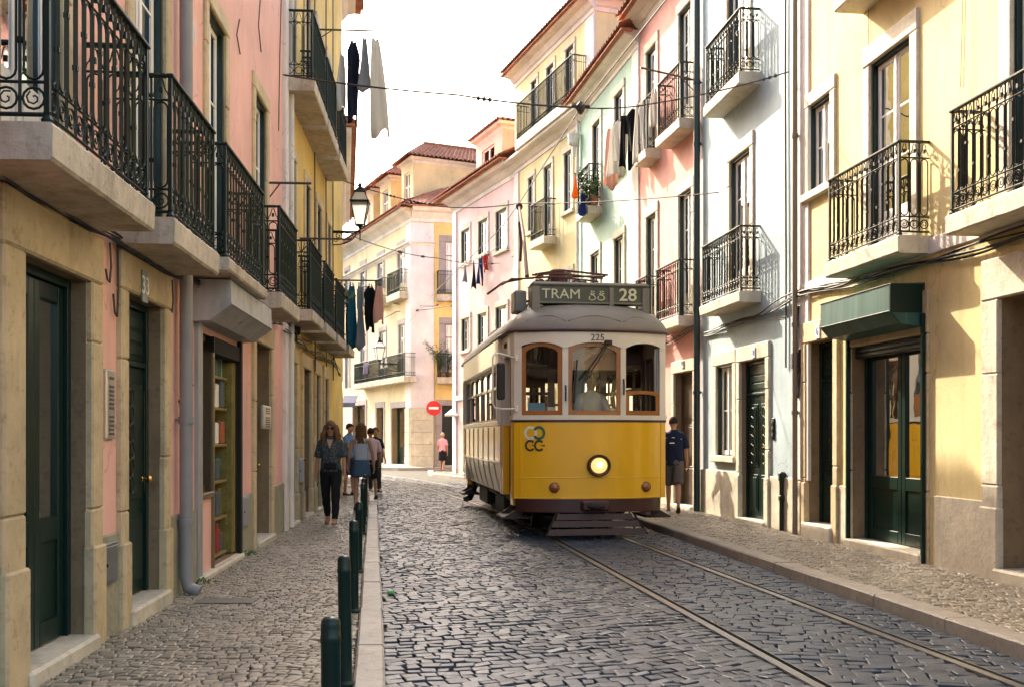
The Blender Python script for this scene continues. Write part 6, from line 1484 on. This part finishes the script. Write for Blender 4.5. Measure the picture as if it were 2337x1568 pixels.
# ---------------------------------------------------------------- washing on rods and lines
def hang(name, p, dirv, w, h, mat, label, cat, kind='towel', group=None, seed=0, twist=.0):
    """A cloth pegged at p along dirv, w wide and h long, narrowing to the pegs, in real folds."""
    rr = random.Random(seed); nx, nz_ = 16, 14; dv = Vector((dirv[0], dirv[1], 0)).normalized(); nv = Vector((-dv.y, dv.x, 0)); b = MB(); vs = []; ph = rr.uniform(0, 6)
    W_ = {'towel': lambda t: .35 + .65 * t ** .6, 'shirt': lambda t: (.35 + 1.2 * t / .18 * .6) if t < .18 else (1.07 - .25 * min(1, (t - .18) / .15)), 'trousers': lambda t: .62 + .3 * t, 'sheet': lambda t: 1.0}[kind]
    for j in range(nz_ + 1):
        t = j / nz_
        for i in range(nx + 1):
            u = i / nx - .5; f = .05 * w ** .5 * (1 - .4 * t) * math.sin(u * 13 + ph + t * 1.5) + .03 * math.sin(u * 5 + t * 4 + ph)
            hem = .06 * h * math.sin(u * 6 + ph) if j == nz_ else 0
            q = p + dv * (u * w * W_(t) + twist * t) + nv * f * (.3 + t) + Vector((0, 0, -h * t + hem - .03 * math.cos(u * math.pi) * (1 - t))); vs.append(q)
    fs = []
    for j in range(nz_):
        for i in range(nx):
            if kind == 'trousers' and j > nz_ * .35 and i in (nx // 2 - 1, nx // 2): continue
            fs.append((j * (nx + 1) + i, j * (nx + 1) + i + 1, (j + 1) * (nx + 1) + i + 1, (j + 1) * (nx + 1) + i))
    b.add(vs, fs); b.v = [tuple(Vector(q) - p) for q in b.v]
    o = b.build(name, mat, None, True, p); so = o.modifiers.new('thick', 'SOLIDIFY'); so.thickness = .008; so.offset = 0
    for u in (-.3, .3): b = MB(); q = dv * u * w * W_(0.0); b.box(q.x - .01, q.x + .01, q.y - .01, q.y + .01, -.04, .05); b.build('peg', M_BROWND, o)
    tag(o, label, cat, group); return o
def cloth(name, col, var):
    m = fabric(name, col, var); nt = m.node_tree; b = nt.nodes['Principled BSDF']; o = nt.nodes['Material Output']
    t = N(nt, 'ShaderNodeBsdfTranslucent'); mx = N(nt, 'ShaderNodeMixShader'); mx.inputs[0].default_value = .45; t.inputs['Color'].default_value = (*col, 1)
    nt.links.new(b.outputs[0], mx.inputs[1]); nt.links.new(t.outputs[0], mx.inputs[2]); nt.links.new(mx.outputs[0], o.inputs['Surface']); return m
C_W = cloth('white laundry', (.66, .64, .6), .06); C_CR = cloth('cream laundry', (.7, .67, .6), .08); C_NV = cloth('navy laundry', (.02, .024, .045), .2); C_BK = cloth('black laundry', (.012, .012, .013), .2); C_TEAL = cloth('teal laundry', (.02, .16, .24), .15); C_GY = cloth('grey laundry', (.3, .31, .33), .12); C_PK = cloth('peach laundry', (.66, .42, .34), .1); C_RED = cloth('red laundry', (.55, .03, .02), .1); C_OR = cloth('orange laundry', (.62, .2, .03), .1); C_BL = cloth('blue laundry', (.03, .05, .17), .15)
def rod(F, xw, yw, p, label, r=.018, dz=0.0, name='clothes_rod'):
    s_, z_ = F.at(xw, yw); b = MB(); A, Q = F.W((s_, .0, z_)), F.W((s_, p, z_ + dz)); b.tube([A, Q], r, 6); b.tube([A + Vector((0, 0, -.25)), A.lerp(Q, .3)], r * .6, 5)
    tag(b.build(name, M_BROWND), label, 'clothes rod'); return A, Q
A1, Q1 = rod(LY, 716, 68, 1.22, 'dark rod high on the left row carrying four garments over the street')
nn = LY.n
def along(A, Q, t, dz=-.12): return A.lerp(Q, t) + Vector((0, 0, dz))
hang('towel', along(A1, Q1, .97, -.14), (.8, .6), .42, 1.85, C_CR, 'long cream towel at the tip of the high rod', 'towel', 'towel', 'washing on the high left rod', 1, .14)
hang('shirt', along(A1, Q1, .80, -.14), (.5, .86), .34, 1.02, C_GY, 'grey shirt between the cream towel and the dark garment on the high rod', 'shirt', 'towel', 'washing on the high left rod', 2)
hang('trousers', along(A1, Q1, .63, -.2), (.5, .86), .38, 1.55, C_NV, 'dark navy trousers on the high rod', 'trousers', 'shirt', 'washing on the high left rod', 3)
hang('towel', along(A1, Q1, .45, -.45), (.3, .95), .36, 1.1, C_W, 'pale cloth nearest the wall on the high rod', 'towel', 'towel', 'washing on the high left rod', 4)
for t in (.97, .8, .63, .45):
    pass
A2, Q2 = rod(LY, 748, 640, 1.15, 'dark rod low on the left row with teal and black garments')
hang('towel', along(A2, Q2, .45, -.1), (.5, .86), .40, 1.3, C_TEAL, 'teal towel on the low left rod', 'towel', 'towel', 'washing on the low left rod', 5)
hang('shirt', along(A2, Q2, .60, -.1), (.5, .86), .30, 1.35, C_GY, 'pale grey shirt next to the teal towel on the low left rod', 'shirt', 'towel', 'washing on the low left rod', 6)
hang('shirt', along(A2, Q2, .80, -.12), (.6, .8), .36, .95, C_BK, 'black shirt on the low left rod', 'shirt', 'shirt', 'washing on the low left rod', 7)
hang('towel', along(A2, Q2, .97, -.1), (.6, .8), .34, .8, C_PK, 'peach cloth at the tip of the low left rod', 'towel', 'towel', 'washing on the low left rod', 8)
rod(LP, 610, 418, .62, 'short dark rod above the railing near the end of the salmon house'); rod(LY, 684, 545, .9, 'dark rod with a hooked end below the street lantern')
# rose house line across the two upper balconies
A3, Q3 = rod(RP, 1590, 185, 1.15, 'dark rod slanting out from the upper balcony of the rose house', .02, .18)
L0, L1 = RP.W((RP.at(1582)[0], .85, RP.at(1500, 235, .85)[1])), RM.W((RM.L * 0 + .9, .95, RM.at(1395, 300, .95)[1]))
L0 = px(1498, 200, 21.6); L1 = px(1392, 290, 24.6)
wire([L0, L1], 'washing line stretched in front of the rose house upper balconies', .006, .04)
row = [(.98, 'towel', C_PK, .46, 1.45, 'peach towel at the far end of the rose house line', 'towel'), (.86, 'towel', C_W, .5, 1.25, 'white towel beside the peach towel', 'towel'), (.75, 'shirt', C_W, .46, 1.0, 'white shirt left of the two black garments', 'shirt'), (.60, 'trousers', C_BK, .5, 1.25, 'black trousers on the rose house line, the longer black garment', 'trousers'), (.43, 'shirt', C_BK, .46, .95, 'black shirt on the rose house line, the shorter black garment', 'shirt'), (.30, 'trousers', C_W, .46, 1.3, 'white trousers right of the black garments', 'trousers'), (.17, 'shirt', C_W, .46, 1.3, 'long white shirt on the rose house line', 'shirt'), (.04, 'towel', C_W, .30, .75, 'short white towel at the near end of the rose house line', 'towel')]
dvl = Vector((-1.0, .75, 0))
for k, (t, kd, mt, w, h, lb, ct) in enumerate(row): hang({'towel': 'towel', 'shirt': 'shirt', 'trousers': 'trousers'}[kd], L0.lerp(L1, t) + Vector((0, 0, -.05)), dvl, w, h, mt, lb, ct, kd, 'washing on the rose house line', 20 + k)
# mint house balcony washing
q = RM.at(1313, 400, .7); M0 = RM.W((q[0], .7, q[1])); q2 = RM.at(1330, 440, .5); M1 = RM.W((q2[0], .5, q2[1]))
wire([M0 + Vector((0, 0, .1)), RM.W((RM.at(1345, 388, .4)[0], .4, RM.at(1345, 388, .4)[1]))], 'short line beside the mint house balcony', .008)
hang('towel', M0, (.3, 1), .35, .62, C_OR, 'orange and red cloth beside the mint house balcony', 'towel', 'towel', None, 31)
hang('shirt', M1, (.3, 1), .5, .62, C_BL, 'dark blue shirt hanging on the mint house balcony rail', 'shirt', 'shirt', None, 32)
# far pink house line
G0, G1 = px(1052, 612, 38.6), px(1150, 556, 35.2); wire([G0, G1], 'washing line across the far pink house', .012, .05)
for k, (x, w, h, mt, kd, lb, ct) in enumerate(((1062, .3, .6, C_GY, 'towel', 'small grey cloth on the far pink house line', 'towel'), (1083, .3, 1.0, C_NV, 'towel', 'narrow navy cloth on the far pink house line', 'towel'), (1099, .55, 1.0, C_BL, 'trousers', 'dark blue trousers on the far pink house line', 'trousers'), (1110, .45, .6, C_RED, 'shirt', 'red shirt on the far pink house line', 'shirt'))):
    t = (x - 1052) / 98; hang(kd if kd != 'sheet' else 'towel', G0.lerp(G1, t) + Vector((0, 0, -.03)), G1 - G0, w, h, mt, lb, ct, kd, 'washing on the far pink house line', 40 + k)
s_ = CL.at(836, None, .62)[0]; p_ = CL.W((s_, .62, 5.4)); hang('towel', p_, (CL.u.x, CL.u.y), .9, .6, fabric('patterned navy cloth', (.05, .06, .14), .3, (.4, .25, .2)), 'patterned dark cloth over the corner house railing', 'towel', 'sheet', None, 51)
for k, x in enumerate((872, 881)): s_ = CL.at(x, None, .63)[0]; hang('towel', CL.W((s_, .63, 5.42)), (CL.u.x, CL.u.y), .3, .5, C_W, ('small white cloth over the corner house railing, left one', 'small white cloth over the corner house railing, right one')[k], 'towel', 'sheet', None, 60 + k)

# ---------------------------------------------------------------- potted plants
def plant(p, h, w, n, label, pot=True, seed=0, droop=.3):
    rr = random.Random(seed); t = thing('potted_plant', label, 'plant', p); b = MB()
    if pot: b.lathe([(.08, 0), (.11, .2), (.125, .2), (.125, .23), (.1, .23), (.09, .2)], n=12); b.build('pot', plain('clay pot', (.32, .13, .07), .8), t, True)
    s = MB(); lf = MB()
    for i in range(max(5, n // 14)):
        a = rr.uniform(0, 6.28); r = rr.uniform(.2, 1) * w; tipv = Vector((math.cos(a) * r, math.sin(a) * r, h * rr.uniform(.45, 1)))
        m = Vector((tipv.x * .3, tipv.y * .3, tipv.z * .7)); s.tube([(0, 0, .18), m, tipv], .008, 4)
        for k in range(14):
            u = rr.uniform(.3, 1.05); c = Vector((0, 0, .18)).lerp(m, min(1, u * 2)) if u < .5 else m.lerp(tipv, (u - .5) * 2); c = c + Vector((rr.gauss(0, .05), rr.gauss(0, .05), rr.gauss(0, .05)))
            d = Vector((rr.gauss(0, 1), rr.gauss(0, 1), rr.gauss(-droop, .6))).normalized(); sd = d.orthogonal().normalized(); ln = rr.uniform(.06, .13)
            lf.add([c, c + d * ln * .5 + sd * ln * .28, c + d * ln, c + d * ln * .5 - sd * ln * .28], [(0, 1, 2, 3)])
    s.build('stem', plain('stem', (.1, .07, .03), .8), t); lf.build('foliage', M_LEAF, t); return t
s_ = CR.at(1003, None, .3)[0]; p_ = CR.W((s_, .3, 4.36)); plant((p_.x, p_.y, 4.36), 1.7, .75, 330, 'tall leafy plant on the lower right balcony of the corner house', True, 1)
p_ = CR.W((CR.at(1022, None, .3)[0], .3, 4.36)); plant((p_.x, p_.y, 4.36), 1.3, .4, 160, 'smaller leafy plant beside the tall one on the corner house balcony', True, 2)
for k, x in enumerate((1352, 1362, 1371)): p_ = RM.W((RM.at(x - 14, None, .2)[0], .22, 7.62)); plant((p_.x, p_.y, 7.63), 1.2 - .2 * k, .3, 170, ('bushy plant at the far end of the mint house balcony', 'bushy plant in the middle of the mint house balcony', 'bushy plant at the near end of the mint house balcony')[k], True, 5 + k)
p_ = LY.W((LY.sd(21.5), .45, 4.35)); plant((p_.x, p_.y, p_.z), .45, .25, 70, 'small green plant on the rail of the farthest ochre house balcony', False, 9)
for k, (d, lb) in enumerate(((10.05, 'weed sprouting at the foot of the grey shop post'), (12.4, 'weed sprouting by the shop doorstep'))):
    b = MB(); rr = random.Random(k); 
    for i in range(40): a = rr.uniform(0, 6.28); r = rr.uniform(.01, .09); c = Vector((r * math.cos(a), r * math.sin(a), rr.uniform(0, .05))); d_ = Vector((rr.gauss(0, 1), rr.gauss(0, 1), .6)).normalized() * .04; sd = d_.orthogonal().normalized() * .01; b.add([c, c + d_ * .5 + sd, c + d_, c + d_ * .5 - sd], [(0, 1, 2, 3)])
    o = b.build('weed', M_LEAF); w_ = Lw(d); o.location = (w_[0] + .12, d, ZL); tag(o, lb, 'plant')

# ---------------------------------------------------------------- camera, sun and sky
cam = bpy.data.cameras.new('camera'); co = bpy.data.objects.new('camera', cam); COL.objects.link(co)
co.location = (0, 0, EYE); co.rotation_euler = (R(90), 0, 0); cam.sensor_width = 36; cam.lens = FPX / 2337 * 36; cam.shift_y = (HY - 784) / 2337; cam.clip_start = .05; cam.clip_end = 2000
scene.camera = co
sl = bpy.data.lights.new('sun', 'SUN'); sl.energy = 2.5; sl.angle = R(.5); sl.color = (1.0, .88, .70); so = bpy.data.objects.new('sun', sl); COL.objects.link(so)
so.rotation_euler = SUN.to_track_quat('Z', 'Y').to_euler(); so.location = (-20, 30, 40)
w = bpy.data.worlds.new('World'); scene.world = w; w.use_nodes = True; nt = w.node_tree; bg = nt.nodes['Background']
sky = nt.nodes.new('ShaderNodeTexSky'); sky.sky_type = 'NISHITA'; sky.sun_disc = False; sky.sun_elevation = math.asin(SUN.z); sky.sun_rotation = math.atan2(SUN.x, SUN.y)
sky.air_density = 1.0; sky.dust_density = 6.0; sky.ozone_density = .6; sky.altitude = 0
wm = nt.nodes.new('ShaderNodeMix'); wm.data_type = 'RGBA'; wm.blend_type = 'MULTIPLY'; wm.inputs[0].default_value = 1; wm.inputs[7].default_value = (1.02, 1.0, .96, 1)   # warm summer haze
nt.links.new(sky.outputs[0], wm.inputs[6]); nt.links.new(wm.outputs[2], bg.inputs['Color']); bg.inputs['Strength'].default_value = .15
vs_ = scene.view_settings; scene.display_settings.display_device = 'sRGB'; vs_.view_transform = 'Standard'; vs_.look = 'None'; vs_.gamma = 1; vs_.use_curve_mapping = False; vs_.exposure = 2.32
cy = scene.cycles; cy.use_denoising = True; cy.max_bounces = 8; cy.diffuse_bounces = 4; cy.glossy_bounces = 4; cy.transparent_max_bounces = 24; cy.transmission_bounces = 6; cy.caustics_reflective = False; cy.caustics_refractive = False; cy.sample_clamp_indirect = 6
